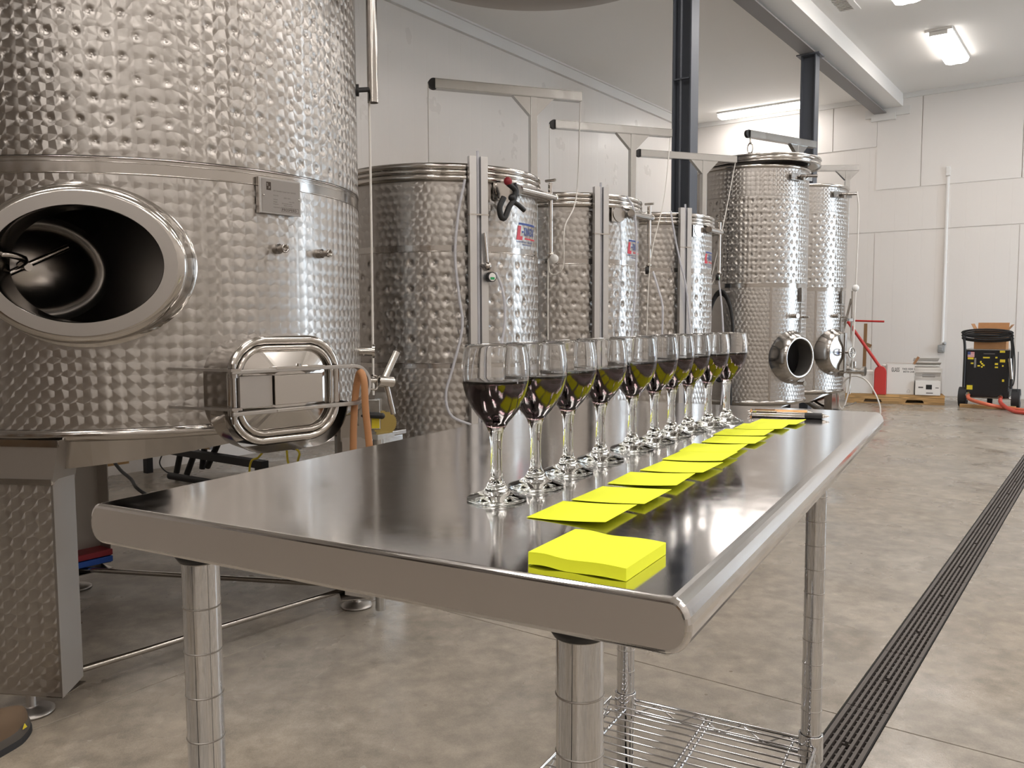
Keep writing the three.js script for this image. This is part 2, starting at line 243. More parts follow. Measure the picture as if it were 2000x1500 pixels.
// ---------------------------------------------------------------- the stainless work table and what stands on it
const TT = 6.8266, TY = 0.977, ct = Math.cos(rad(TT)), st = Math.sin(rad(TT));
const onTable = (a, b, y = TY) => [a * ct - b * st, y, a * st + b * ct];
const TA = -0.4563, TB = 1.108, TWID = 0.578, TLEN = 1.204, TTH = 0.039;
const table = thing('work_table', 'stainless steel work table with rounded long edges and wire undershelf', 'table', onTable(TA, TB, 0), TT);
{
  const w = TWID / 2, s = new THREE.Shape(); s.moveTo(-w, 0);
  s.lineTo(w, 0);
  for (let k = 1; k <= 14; k++) { const t = k / 14 * Math.PI * 1.04; s.lineTo(w + 0.0135 * Math.sin(t) - 0.006 * Math.max(0, (k - 7) / 7) ** 2, -TTH / 2 + TTH / 2 * Math.cos(Math.min(t, Math.PI))); }
  
  for (let k = 14; k >= 1; k--) { const t = k / 14 * Math.PI * 1.04; s.lineTo(-w - 0.0135 * Math.sin(t) + 0.006 * Math.max(0, (k - 7) / 7) ** 2, -TTH / 2 + TTH / 2 * Math.cos(Math.min(t, Math.PI))); }
  const B = 0.004, g = new THREE.ExtrudeGeometry(s, { depth: TLEN - 2 * B, bevelEnabled: true, bevelThickness: B, bevelSize: B, bevelOffset: -B, bevelSegments: 5, curveSegments: 4 });
  g.translate(0, TY, -(TLEN - 2 * B) / 2);
  const p = g.attributes.position, uv = g.attributes.uv; for (let i = 0; i < p.count; i++) uv.setXY(i, p.getX(i), p.getZ(i));
  part('tabletop', g, [M.tableEdge, M.table], table);
  const legR = 0.0185, legs = [[-0.262, 0.575], [-0.684, 0.575], [-0.26, 1.64], [-0.64, 1.64]];
  const lg = lathe([[0, 0.10], [legR, 0.10], [legR, TY - TTH], [0, TY - TTH]], 56), gr = ring(legR - 0.0002, 0.0009, 0, 40, 6);
  for (const [a, b] of legs) {
    const x = a - TA, z = -(b - TB), leg = part('leg', lg.clone().translate(x, 0, z), M.chrome, table);
    for (let y = 0.13; y < 0.92; y += 0.046) { const m = part('groove_ring', gr, M.satinDull, leg); m.position.set(x, y, z); }
    part('collar', lathe([[0.0, 0], [legR + 0.002, 0], [legR + 0.006, 0.006], [legR + 0.006, 0.026], [0, 0.026]], 40).translate(x, TY - TTH - 0.0255, z), M.black, leg, 'black plastic collar');
    part('caster', merge([rod(V(x - 0.012, 0.05, z + 0.01), V(x + 0.012, 0.05, z + 0.01), 0.05, 28), rod(V(x, 0.06, z), V(x, 0.102, z), 0.012)]), M.rubber, leg);
  }
  // wire undershelf
  const SY0 = 0.337, xl = -0.662 - TA, xr2 = -0.261 - TA, zn = -(0.575 - TB), zf = -(1.64 - TB), shelf = new THREE.Group(); shelf.name = 'wire_shelf'; table.add(shelf);
  const xrim = 0.0, wr = 0.0028;
  for (const [a, b] of legs) part('sleeve', lathe([[legR + 0.0005, -0.03], [legR + 0.005, -0.03], [legR + 0.004, 0.02], [legR + 0.001, 0.02]], 32).translate(a - TA, SY0, -(b - TB)), M.chrome, shelf);
  const edge = (p, q) => { for (const dy of [0, -0.028]) part('rim_wire', rod(p.clone().setY(SY0 + dy), q.clone().setY(SY0 + dy), 0.0032, 10), M.chrome, shelf);
    const n = Math.round(p.distanceTo(q) / 0.045), pts = []; for (let i = 0; i <= n; i++) pts.push(p.clone().lerp(q, i / n).setY(SY0 + (i % 2 ? -0.027 : -0.001)));
    const gs = []; for (let i = 0; i < n; i++) gs.push(rod(pts[i], pts[i + 1], 0.0018, 6)); part('zigzag_wire', merge(gs), M.chrome, shelf); };
  edge(V(xl, 0, zf - 0.012), V(xr2, 0, zf - 0.012)); edge(V(xl, 0, zn + 0.012), V(xr2, 0, zn + 0.012)); edge(V(xl - 0.012, 0, zn), V(xl - 0.012, 0, zf)); edge(V(xr2 + 0.012, 0, zn), V(xr2 + 0.012, 0, zf));
  for (const t of [0.08, 0.5, 0.92]) { const x = xl + (xr2 - xl) * t; for (const dx of t === 0.5 ? [-0.006, 0.006] : [0]) part('support_wire', rod(V(x + dx, SY0 - 0.006, zn + 0.01), V(x + dx, SY0 - 0.006, zf - 0.01), 0.003, 8), M.chrome, shelf); }
  for (let z = zn - 0.012; z > zf + 0.0; z -= 0.0255) part('shelf_wire', rod(V(xl - 0.01, SY0, z), V(xr2 + 0.01, SY0, z), 0.0019, 7), M.chrome, shelf);
}
// wine glasses
{
  const outer = [[0, 0.0004], [0.012, 0.0006], [0.0275, 0], [0.0296, 0.0008], [0.0296, 0.0022], [0.0275, 0.0036], [0.020, 0.0062], [0.0135, 0.0092], [0.0105, 0.0125], [0.0088, 0.0165], [0.0074, 0.0185], [0.0062, 0.023], [0.0057, 0.032], [0.0055, 0.046], [0.0059, 0.057], [0.0072, 0.066], [0.0098, 0.073], [0.0128, 0.0775], [0.0185, 0.0838], [0.0248, 0.0925], [0.0298, 0.1035], [0.0327, 0.115], [0.0337, 0.1225], [0.0334, 0.132], [0.0323, 0.142], [0.0307, 0.1505], [0.0303, 0.1526]];
  const inner = [[0.0297, 0.1531], [0.0292, 0.1525], [0.0296, 0.1500], [0.0312, 0.142], [0.0323, 0.132], [0.0326, 0.1225], [0.0316, 0.115], [0.0287, 0.1040], [0.0237, 0.0935], [0.0172, 0.0848], [0.0115, 0.0792], [0.0070, 0.0752], [0.003, 0.0733], [0, 0.0730]];
  const glassGeo = lathe([...outer, ...inner], 72);
  const fill = (lvl) => { const w = [[0, 0.0729]]; for (const [r, y] of [...inner].reverse()) { if (r === 0) continue; if (y < lvl - 0.001) w.push([r + 0.00025, y]); } 
    const up = [...inner].reverse(); let R = 0.032; for (let i = 0; i < up.length - 1; i++) if (up[i][1] <= lvl && up[i + 1][1] > lvl) R = up[i][0] + (up[i + 1][0] - up[i][0]) * (lvl - up[i][1]) / (up[i + 1][1] - up[i][1]);
    w.push([R + 0.00025, lvl], [0, lvl]); return lathe(w, 72); };
  const spots = [[-0.4124, 0.7065], [-0.4078, 0.7813], [-0.4134, 0.8731], [-0.4132, 0.9673], [-0.4109, 1.0707], [-0.4071, 1.1495], [-0.4067, 1.2250], [-0.4020, 1.2950], [-0.3900, 1.3630], [-0.3791, 1.4375]];
  const words = ['first', 'second', 'third', 'fourth', 'fifth', 'sixth', 'seventh', 'eighth', 'ninth', 'last'];
  spots.forEach(([a, b], i) => {
    const label = i === 0 ? 'stemmed glass of red wine heading the row, closest to the thick pad' : i === 9 ? 'stemmed glass of red wine ending the row beside the two pens' : `stemmed glass of red wine, ${words[i]} in the row counted from the thick yellow pad`;
    const g = thing('wine_glass', label, 'wine glass', onTable(a, b), 0, 'row of wine glasses');
    part('glass', glassGeo, M.glass, g); part('wine', fill(0.1185 + [0, 0.0005, 0.001, 0, 0.0015, 0.0005, 0.001, 0.001, 0.0015, 0.001][i]), M.wine, g, 'dark red wine');
  });
}
// sticky notes
{
  const NS = 0.0762, noteAt = [[-0.3502, 0.6531], [-0.3459, 0.7377], [-0.3465, 0.8302], [-0.3439, 0.9212], [-0.3462, 1.0064], [-0.3489, 1.0826], [-0.3453, 1.1728], [-0.3519, 1.258], [-0.3433, 1.3424], [-0.3353, 1.4194]];
  const ord = ['first', 'second', 'third', 'fourth', 'fifth', 'sixth', 'seventh', 'eighth', 'ninth', 'tenth'];
  function sheet(lift, wave, thick) {   // a square of paper, its right edge curling up
    const n = 14, pos = [], idx = [], uv = [];
    for (const side of [1, 0]) for (let j = 0; j <= n; j++) for (let i = 0; i <= n; i++) {
      const s = i / n, t = j / n, y = lift * s * s + wave * Math.sin(s * Math.PI) * (0.4 + 0.6 * t) + 0.0006 + (side ? thick : 0);
      pos.push(s * NS, y, -t * NS); uv.push(s, t);
    }
    const q = (n + 1) * (n + 1), at = (k, i, j) => k * q + j * (n + 1) + i;
    for (let j = 0; j < n; j++) for (let i = 0; i < n; i++) { idx.push(at(0, i, j), at(0, i + 1, j), at(0, i + 1, j + 1), at(0, i, j), at(0, i + 1, j + 1), at(0, i, j + 1)); idx.push(at(1, i, j), at(1, i + 1, j + 1), at(1, i + 1, j), at(1, i, j), at(1, i, j + 1), at(1, i + 1, j + 1)); }
    for (let i = 0; i < n; i++) for (const [a, b, c, d] of [[at(0, i, 0), at(0, i + 1, 0), at(1, i, 0), at(1, i + 1, 0)], [at(0, i + 1, n), at(0, i, n), at(1, i + 1, n), at(1, i, n)], [at(0, n, i), at(0, n, i + 1), at(1, n, i), at(1, n, i + 1)], [at(0, 0, i + 1), at(0, 0, i), at(1, 0, i + 1), at(1, 0, i)]]) idx.push(a, c, b, b, c, d);
    const g = new THREE.BufferGeometry(); g.setAttribute('position', new THREE.Float32BufferAttribute(pos, 3)); g.setAttribute('uv', new THREE.Float32BufferAttribute(uv, 2)); g.setIndex(idx);
    const h = g.toNonIndexed(); h.computeVertexNormals(); return h;
  }
  noteAt.forEach(([a, b], i) => {
    solo('sticky_note', `single curled yellow sticky note, ${ord[i]} in the row after the thick pad`, 'sticky note', sheet(0.0032 + 0.0014 * hash(i, 1), 0.0012 * (hash(i, 2) - 0.3), 0.00018), M.note, onTable(a, b), TT + (hash(i, 3) - 0.5) * 5, 'yellow sticky notes beside the glasses');
  });
  // the pad: slightly wavy, with its leaves visible as an edge
  const n = 24, H0 = 0.0092, s = new THREE.Shape(), wv = (x) => 0.0022 * Math.exp(-(((x - 0.013) / 0.014) ** 2)) - 0.0008 * Math.sin(x / NS * 6.2);
  s.moveTo(0, 0.0002); for (let i = 0; i <= n; i++) { const x = i / n * NS; s.lineTo(x, 0.0002 + Math.max(0, 1.0 * wv(x))); } for (let i = n; i >= 0; i--) { const x = i / n * NS; s.lineTo(x, H0 + wv(x)); }
  const pad = new THREE.ExtrudeGeometry(s, { depth: NS, bevelEnabled: false }).translate(0, 0, -NS);
  solo('sticky_note_pad', 'thick pad of blank yellow sticky notes at the table corner', 'note pad', pad, M.note, onTable(-0.2804, 0.5252), TT - 1.5);
}
// pens
function pen(name, label, a0, b0, a1, b1, m1, withGrip) {
  const L = Math.hypot(a1 - a0, b1 - b0), turn = Math.atan2(b1 - b0, a1 - a0) * 180 / Math.PI + TT;
  const p = thing(name, label, 'pen', onTable(a0, b0), turn, undefined), r = 0.0052, X = (g) => g.rotateZ(-Math.PI / 2).translate(0, r, 0);
  part('barrel', X(lathe([[0, 0.006], [r, 0.006], [r, L * 0.70], [0, L * 0.70]], 28)), m1, p);
  if (withGrip) part('grip', X(lathe([[0, L * 0.70], [r * 1.04, L * 0.70], [r * 1.04, L * 0.91], [0, L * 0.91]], 28)), M.black, p, 'black rubber grip');
  else part('front_barrel', X(lathe([[0, L * 0.70], [r, L * 0.70], [r * 0.95, L * 0.91], [0, L * 0.91]], 28)), m1, p);
  part('tip', X(lathe([[0, L * 0.91], [r * 0.95, L * 0.91], [r * 0.35, L * 0.975], [r * 0.2, L], [0, L]], 28)), M.polished, p);
  part('button', X(lathe([[0, 0], [r * 0.55, 0.0005], [r * 0.55, 0.006], [0, 0.006]], 20)), M.polished, p);
  const clip = part('clip', merge([box(0.042, 0.0012, 0.005, 0.028, 2 * r + 0.0012, 0.002, 0.0005), box(0.006, 0.003, 0.005, 0.011, 2 * r - 0.0002, 0.002)]), M.polished, p);
  return p;
}
pen('ballpoint_pen', 'silver ballpoint pen with black grip on the table beyond the notes', -0.362, 1.522, -0.2275, 1.548, M.satin, true);
pen('ballpoint_pen', 'copper coloured pen lying behind the silver pen', -0.372, 1.556, -0.262, 1.588, M.copper, false);

// ---------------------------------------------------------------- tank building blocks
function shell(R, y0, y1, tw, th, { nu = 128, nv = 1, hole, r1 = R, a0 = 0, a1 = 360 } = {}) {
  const pos = [], nor = [], uv = [], idx = [];
  for (let j = 0; j <= nv; j++) for (let i = 0; i <= nu; i++) {
    const a = rad(a0 + (a1 - a0) * i / nu), t = j / nv, y = y0 + (y1 - y0) * t, r = R + (r1 - R) * t;
    pos.push(r * Math.sin(a), y, -r * Math.cos(a)); nor.push(Math.sin(a), 0, -Math.cos(a)); uv.push(-a * R / tw, y / th);
  }
  for (let j = 0; j < nv; j++) for (let i = 0; i < nu; i++) {
    const az = a0 + (a1 - a0) * (i + 0.5) / nu, y = y0 + (y1 - y0) * (j + 0.5) / nv;
    if (hole && hole(az, y)) continue;
    const a = j * (nu + 1) + i, b = a + 1, c = a + nu + 1, d = c + 1; idx.push(a, c, b, b, c, d);
  }
  const g = new THREE.BufferGeometry(); g.setAttribute('position', new THREE.Float32BufferAttribute(pos, 3)); g.setAttribute('normal', new THREE.Float32BufferAttribute(nor, 3)); g.setAttribute('uv', new THREE.Float32BufferAttribute(uv, 2)); g.setIndex(idx); return g;
}
// engine-turned (marbled) sheet: a grid of polishing discs, each cut into eight sectors whose first uv axis runs outwards from the disc's centre, so that the grooves circle it
function marble(R, y0, y1, { cell = 0.0385, hole, tw = TW, th = TH, stagger = 0, flat } = {}) {
  const nu = flat ? Math.round(flat / cell) : Math.round(2 * Math.PI * R / cell), nv = Math.max(1, Math.round((y1 - y0) / cell)), pos = [], nor = [], uv = [], uv1 = [];
  const put = (s, y, tx = 0, ty = 0) => { if (flat) { pos.push(s * flat - flat / 2, y, 0); nor.push(tx, ty, 1); uv1.push(s * flat / tw, y / th); } else { const a = -s * 2 * Math.PI; const sa = Math.sin(a), ca = Math.cos(a), l = 1 / Math.hypot(1, tx, ty); pos.push(R * sa, y, -R * ca); nor.push((sa - tx * ca) * l, ty * l, (-ca - tx * sa) * l); uv1.push(s * 2 * Math.PI * R / tw, y / th); } };   // tx, ty: tilt of the slightly dished disc
  const c0 = 0.3, E = stagger ? [[-1, -1 + c0], [0, -1 - c0], [1, -1 + c0], [1, 0], [1, 1 - c0], [0, 1 + c0], [-1, 1 - c0], [-1, 0]] : [[-1, -1 - c0 / 2], [0, -1 + c0 / 2], [1, -1 - c0 / 2], [1, 0], [1, 1 - c0 / 2], [0, 1 + c0 / 2], [-1, 1 - c0 / 2], [-1, 0]];
  for (let j = 0; j < nv; j++) for (let i = 0; i < nu; i++) {
    const sh = stagger && j % 2 ? 0.5 : 0, cs = (i + 0.5 + sh) / nu, cy = y0 + (j + 0.5) / nv * (y1 - y0), hs = 0.5 / nu, hy = 0.5 * (y1 - y0) / nv;
    if (hole && hole((((-cs * 360) % 360) + 360) % 360, cy)) continue;
    if (flat && sh && i === nu - 1) continue;
    const lo = j === 0, hi = j === nv - 1, cl = (ay) => (lo && ay < -0.5 ? -1 : hi && ay > 0.5 ? 1 : ay);
    const ox = 0.3 * hs * (0.6 + 0.8 * hash(i, j, 1)), oy = -0.3 * hy * (0.6 + 0.8 * hash(i, j, 2)), dd = 0.05 * (0.6 + 0.8 * hash(i, j, 3));
    for (let k = 0; k < 8; k++) { const [ax, ay] = E[k], [bx, by] = E[(k + 1) % 8]; put(cs + ox, cy + oy); put(cs + ax * hs, cy + cl(ay) * hy, ax * dd, ay * dd); put(cs + bx * hs, cy + cl(by) * hy, bx * dd, by * dd); const v = k * 2; uv.push(0, v + 0.5, 1, v, 1, v + 1); }
  }
  const g = new THREE.BufferGeometry(); g.setAttribute('position', new THREE.Float32BufferAttribute(pos, 3)); g.setAttribute('normal', new THREE.Float32BufferAttribute(nor, 3)); g.setAttribute('uv', new THREE.Float32BufferAttribute(uv, 2)); g.setAttribute('uv1', new THREE.Float32BufferAttribute(uv1, 2)); return g;
}
// closed path of a rounded rectangle or ellipse with outward normals
function pathRR(w, h, r, n = 14) {
  const p = []; for (const [sx, sy, a0] of [[1, 1, 0], [-1, 1, 90], [-1, -1, 180], [1, -1, 270]]) for (let k = 0; k <= n; k++) { const a = rad(a0 + 90 * k / n), c = Math.cos(a), s = Math.sin(a); p.push({ x: sx * (w - r) + r * c, y: sy * (h - r) + r * s, nx: c, ny: s }); }
  return p;
}
function pathEll(a, b, n = 96) { const p = []; for (let k = 0; k < n; k++) { const t = 2 * Math.PI * k / n, nx = Math.cos(t) / a, ny = Math.sin(t) / b, l = Math.hypot(nx, ny); p.push({ x: a * Math.cos(t), y: b * Math.sin(t), nx: nx / l, ny: ny / l }); } return p; }
// sweep a profile [[offset outwards, z or 'S' for the tank surface], ...] round such a path
function sweep(path, prof, R = 1, closed = true) {
  const pos = [], idx = [], uv = [], n = path.length, m = prof.length;
  for (let k = 0; k < n; k++) for (let i = 0; i < m; i++) { const q = path[k], [e, z, dz = 0] = prof[i], x = q.x + q.nx * e, y = q.y + q.ny * e; pos.push(x, y, z === 'S' ? Math.sqrt(Math.max(R * R - x * x, 0)) + dz : z); uv.push(k / n, i / m); }
  for (let k = 0; k < (closed ? n : n - 1); k++) for (let i = 0; i < m - 1; i++) { const a = k * m + i, b = ((k + 1) % n) * m + i; idx.push(a, b, a + 1, b, b + 1, a + 1); }
  const g = new THREE.BufferGeometry(); g.setAttribute('position', new THREE.Float32BufferAttribute(pos, 3)); g.setAttribute('uv', new THREE.Float32BufferAttribute(uv, 2)); g.setIndex(idx); g.computeVertexNormals(); return g;
}
const bead = (e0, z0, r, n = 10) => { const a = []; for (let k = 0; k <= n; k++) { const t = 2 * Math.PI * k / n; a.push([e0 + r * Math.cos(t), z0 + r * Math.sin(t)]); } return a; };
function panelLoft(path, z0, k, z1) {   // pressed door: a frame of flat facets up to a smaller flat
  const n = path.length, pos = [], idx = []; for (const q of path) { pos.push(q.x, q.y, z0); } for (const q of path) pos.push(q.x * k, q.y * k, z1); pos.push(0, 0, z1);
  for (let i = 0; i < n; i++) { const j = (i + 1) % n; idx.push(i, j, n + i, j, n + j, n + i, n + i, n + j, 2 * n); }
  const g = new THREE.BufferGeometry(); g.setAttribute('position', new THREE.Float32BufferAttribute(pos, 3)); g.setAttribute('uv', new THREE.Float32BufferAttribute(pos.filter((_, i) => i % 3 < 2), 2)); g.setIndex(idx); const h = g.toNonIndexed(); h.computeVertexNormals(); return h;
}
const disc = (R, y, flip) => new THREE.CircleGeometry(R, 96).rotateX(flip ? Math.PI / 2 : -Math.PI / 2).translate(0, y, 0);

// ---------------------------------------------------------------- the big closed fermenting tank
{
  const CX = -2.9, CZ = 1.74, R = 0.75, base = V(CX, 0, -CZ);
  const t = thing('fermentation_tank', 'large stainless tank on sheet legs with open oval manway and rectangular lower door', 'tank', [CX, 0, CZ]);
  const O = { az: 134.5, y: 1.31, a: 0.224, b: 0.16 };
  const inOval = (e) => (az, y) => { const d = rad(az - O.az); if (Math.abs(d) > 1) return false; const x = -R * Math.sin(d), yy = y - O.y; return (x / (O.a + e)) ** 2 + (yy / (O.b + e)) ** 2 < 1; };
  const yB = 0.846, yW = 1.566, yJ = 1.613, yTop = 2.78;
  part('lower_shell', marble(R, yB, yW, { hole: inOval(0.035) }), M.swirl, t, 'marbled lower wall');
  part('weld_band', merge([shell(R + 0.001, yW, yJ - 0.006, 1, 1), ring(R, 0.0035, yJ - 0.004, 160, 6), ring(R - 0.001, 0.003, yW, 160, 6), ring(R - 0.001, 0.0028, yJ - 0.016, 160, 6)]), M.satin, t, 'smooth welded band');
  part('cooling_jacket', marble(R + 0.002, yJ, yTop), M.jacketBig, t, 'dimpled cooling jacket');
  part('top_rim', merge([ring(R, 0.02, yTop, 128), disc(R, yTop - 0.2, false)]), M.satin, t);
  const rim = []; for (let k = 0; k <= 12; k++) { const a = -Math.PI / 2 + Math.PI * k / 12; rim.push([R - 0.006 + 0.014 * Math.cos(a), 0.829 + 0.018 * Math.sin(a)]); }
  part('bottom_rim', lathe(rim, 160), M.satin, t);
  {   // sloping skirt and floor of the tank
    const n = 96, pos = [], idx = [], r = R - 0.012; for (let i = 0; i <= n; i++) { const a = rad(360 * i / n), s = Math.sin(a), c = -Math.cos(a), y1 = 0.786 - 0.085 * Math.cos(a - rad(190)); pos.push(r * s, 0.822, r * c, (r - 0.012) * s, Math.min(y1, 0.812), (r - 0.012) * c); }
    for (let i = 0; i < n; i++) idx.push(2 * i, 2 * i + 2, 2 * i + 1, 2 * i + 1, 2 * i + 2, 2 * i + 3); const ci = pos.length / 3; pos.push(0, 0.786, 0); for (let i = 0; i < n; i++) idx.push(2 * i + 1, 2 * i + 3, ci);
    const g = new THREE.BufferGeometry(); g.setAttribute('position', new THREE.Float32BufferAttribute(pos, 3)); g.setIndex(idx); const h = g.toNonIndexed(); h.computeVertexNormals(); part('sloped_bottom', h, M.satin, t);
  }
  part('inner_wall', merge([shell(R - 0.006, 0.83, 2.58, 1, 1, { nu: 240, nv: 120, hole: inOval(0.02) }), disc(R - 0.006, 0.835, false)]), M.inside, t, 'bare inner wall');
  // oval manway
  const F = (g) => facing(g, O.az, 0, O.y), P = (az, rr0, u, v) => { const n = V(Math.sin(rad(az)), 0, -Math.cos(rad(az))), p0 = base.clone().addScaledVector(n, rr0), d = ray(u, v), k = p0.clone().sub(eye).dot(n) / d.dot(n), h = eye.clone().addScaledVector(d, k).sub(p0); return [h.x * -Math.cos(rad(az)) + h.z * -Math.sin(rad(az)), h.y]; };
  const man = new THREE.Group(); man.name = 'oval_manway'; t.add(man);
  const zf = 0.80, ell = pathEll(O.a, O.b);
  part('neck', F(sweep(ell, [[0, 'S', -0.05], [0, zf - 0.03], [0, zf - 0.002], [0.002, zf]], R)), M.satin, man);
  part('face_ring', F(sweep(ell, [[0.0018, zf], [0.038, zf]], R)), M.satinDull, man, 'brushed flat ring');
  const roll = [[0.038, zf]]; for (let k = 1; k <= 8; k++) { const a = Math.PI / 2 - Math.PI * 0.5 * k / 8; roll.push([0.038 + 0.022 * Math.cos(a), zf - 0.022 + 0.022 * Math.sin(a)]); } roll.push([0.058, zf - 0.03], [0.052, zf - 0.04], [0.06, 'S', 0.004], [0.075, 'S', -0.002]);
  part('rolled_edge', F(sweep(ell, roll, R)), M.polished, man, 'polished rolled edge');
  const lid = new THREE.Group(); lid.name = 'manway_lid'; t.add(lid);
  {   // the inward opening lid, swung aside inside the tank
    const la = 0.205, lb = 0.16, dome = []; const lp = pathEll(la, lb, 72);
    const A = (g) => g.rotateY(0.7).translate(-0.19, 0.0, 0.53);
    for (let k = 0; k <= 8; k++) { const s = 1 - k / 8; dome.push([-(1 - s) * 0.145, 0.045 * Math.sin((1 - s) * Math.PI / 2)]); }
    const cap = (() => { const pos = [], idx = []; const N = 72, rows = 10; for (let r0 = 0; r0 <= rows; r0++) for (let i = 0; i < N; i++) { const s = 1 - r0 / rows, a = 2 * Math.PI * i / N; pos.push((la - 0.03) * s * Math.cos(a), (lb - 0.03) * s * Math.sin(a), 0.05 * (1 - s * s)); } for (let r0 = 0; r0 < rows; r0++) for (let i = 0; i < N; i++) { const a = r0 * N + i, b = r0 * N + (i + 1) % N; idx.push(a, b, a + N, b, b + N, a + N); } const g = new THREE.BufferGeometry(); g.setAttribute('position', new THREE.Float32BufferAttribute(pos, 3)); g.setAttribute('uv', new THREE.Float32BufferAttribute(pos.filter((_, i) => i % 3 < 2), 2)); g.setIndex(idx); g.computeVertexNormals(); return g; })();
    part('dome', F(A(cap)), M.inside, lid); part('lid_rim', F(A(sweep(lp, [[-0.034, 0], [-0.03, 0.012], [-0.018, 0.016], [-0.012, 0.006], [0, 0.008], [0, -0.006], [-0.03, -0.006]]))), M.satinDull, lid);
    part('lid_arm', F(A(merge([rod(V(-0.19, -0.06, 0.065), V(0.05, 0.065, 0.075), 0.009), rod(V(-0.07, 0.0, 0.04), V(-0.07, 0.0, 0.10), 0.012), tube([V(-0.2, 0.01, 0.08), V(-0.14, 0.03, 0.12), V(-0.085, 0.02, 0.115), V(-0.09, 0.005, 0.09)], 0.01, 20)]))), M.satin, lid);
  }
  // rectangular door low on the right
  const D = { az: 97, y: 0.947, w: 0.190, h: 0.160, z: 0.885 }, G = (g) => facing(g, D.az, 0, D.y), door = new THREE.Group(); door.name = 'rectangular_door'; t.add(door);
  const rrp = pathRR(D.w - 0.012, D.h - 0.012, 0.105);
  part('door_neck', G(sweep(rrp, [[0.004, 'S', -0.01], [0.004, D.z - 0.01]], R)), M.satin, door);
  part('door_frame', G(sweep(rrp, bead(0, D.z - 0.002, 0.013), R)), M.polished, door, 'rounded polished frame');
  part('door_rim', G(sweep(rrp, bead(-0.022, D.z + 0.004, 0.0085), R)), M.polished, door);
  part('door_panel', G(panelLoft(pathRR(D.w - 0.028, D.h - 0.028, 0.09, 10), D.z - 0.006, 0.42, D.z + 0.020)), M.polished, door, 'pressed faceted panel');
  const sy = [0.058, -0.052];
  {   // U-shaped strap that runs across the door
    const s = new THREE.Shape(), x0 = -0.2, x1 = 0.215, th = 0.008, c = (sy[0] + sy[1]) / 2, rr0 = (sy[0] - sy[1]) / 2;
    s.moveTo(x0, sy[0] + th); s.lineTo(x1, sy[0] + th); s.absarc(x1, c, rr0 + th, Math.PI / 2, -Math.PI / 2, true); s.lineTo(x0, sy[1] - th); s.lineTo(x0, sy[1]); s.lineTo(x1, sy[1]); s.absarc(x1, c, rr0, -Math.PI / 2, Math.PI / 2, false); s.lineTo(x0, sy[0]); s.lineTo(x0, sy[0] + th);
    part('strap', G(new THREE.ExtrudeGeometry(s, { depth: 0.026, bevelEnabled: true, bevelSize: 0.0012, bevelThickness: 0.0012, bevelSegments: 2, curveSegments: 20 }).translate(0, 0, D.z + 0.022)), M.satinDull, door, 'U-shaped clamping strap');
  }
  part('hinge', G(merge([rod(V(-0.19, -0.085, D.z + 0.034), V(-0.19, 0.085, D.z + 0.034), 0.008), ...sy.map((y) => rod(V(-0.19, y - 0.012, D.z + 0.034), V(-0.19, y + 0.014, D.z + 0.034), 0.014, 6)), ...sy.map((y) => { const e = new THREE.Shape(); e.moveTo(-0.27, 0.70); e.lineTo(-0.175, D.z + 0.05); e.lineTo(-0.205, D.z + 0.05); e.lineTo(-0.285, 0.72); return new THREE.ExtrudeGeometry(e, { depth: 0.008, bevelEnabled: false }).rotateX(Math.PI / 2).scale(1, 1, 1).translate(0, y + 0.014, 0); })])), M.satin, door);
  part('latch_plate', G(box(0.105, 0.092, 0.012, -0.118, 0.003, D.z + 0.026, 0.002)), M.satinDull, door);
  part('latch_box', G(merge([box(0.165, 0.088, 0.018, 0.02, 0.003, D.z + 0.03, 0.002), box(0.165, 0.006, 0.034, 0.02, sy[0] + 0.01, D.z + 0.034), box(0.165, 0.006, 0.034, 0.02, sy[1] - 0.004, D.z + 0.034), rod(V(0.02, sy[0] + 0.01, D.z + 0.036), V(0.02, sy[0] + 0.02, D.z + 0.036), 0.007, 6)])), M.polished, door);
  part('sticker', G(box(0.026, 0.016, 0.0008, 0.012, -0.085, D.z + 0.0065)), S({ color: lin(0.62, 0.06, 0.03), roughness: 0.5 }), door, 'small red sticker');
  { const low = pathRR(D.w, D.h, 0.11).filter((q) => q.y < -0.05); low.sort((a, b) => a.x - b.x);
    part('drip_lip', G(sweep(low, [[0.012, 0.80], [0.02, 0.90], [0.0215, 0.90], [0.0135, 0.80]], R, false)), M.polished, door, 'curved drip lip'); }
  { const h = (u, v, z) => { const q = P(D.az, z, u, v); return V(q[0], q[1] - D.y + 0, z); }, fix = (v) => v;
    const loc = (u, v, z = 0.90) => { const q = P(D.az, z, u, v); return V(q[0], q[1] + CAM_H * 0 - D.y, z); };
    const q = (u, v, z = 0.90) => { const n = loc(u, v, z); return n; };
    const k = q(748, 745), hub = new THREE.Group();
    part('clamp_screw', G(merge([rod(q(697, 742), q(735, 743), 0.008), rod(q(737, 744), q(765, 746), 0.019), rod(q(764, 746), q(769, 746), 0.009)])), M.polished, door);
    part('handle_bar', G(merge([rod(q(752, 738), q(775, 688), 0.0115), rod(q(755, 752), q(768, 808), 0.009)])), M.polished, door, 'two-armed screw handle');
    part('hook', G(tube([q(722, 760), q(735, 760), q(737, 748), q(736, 736), q(727, 733)], 0.0035, 24, 8)), M.satin, door); }
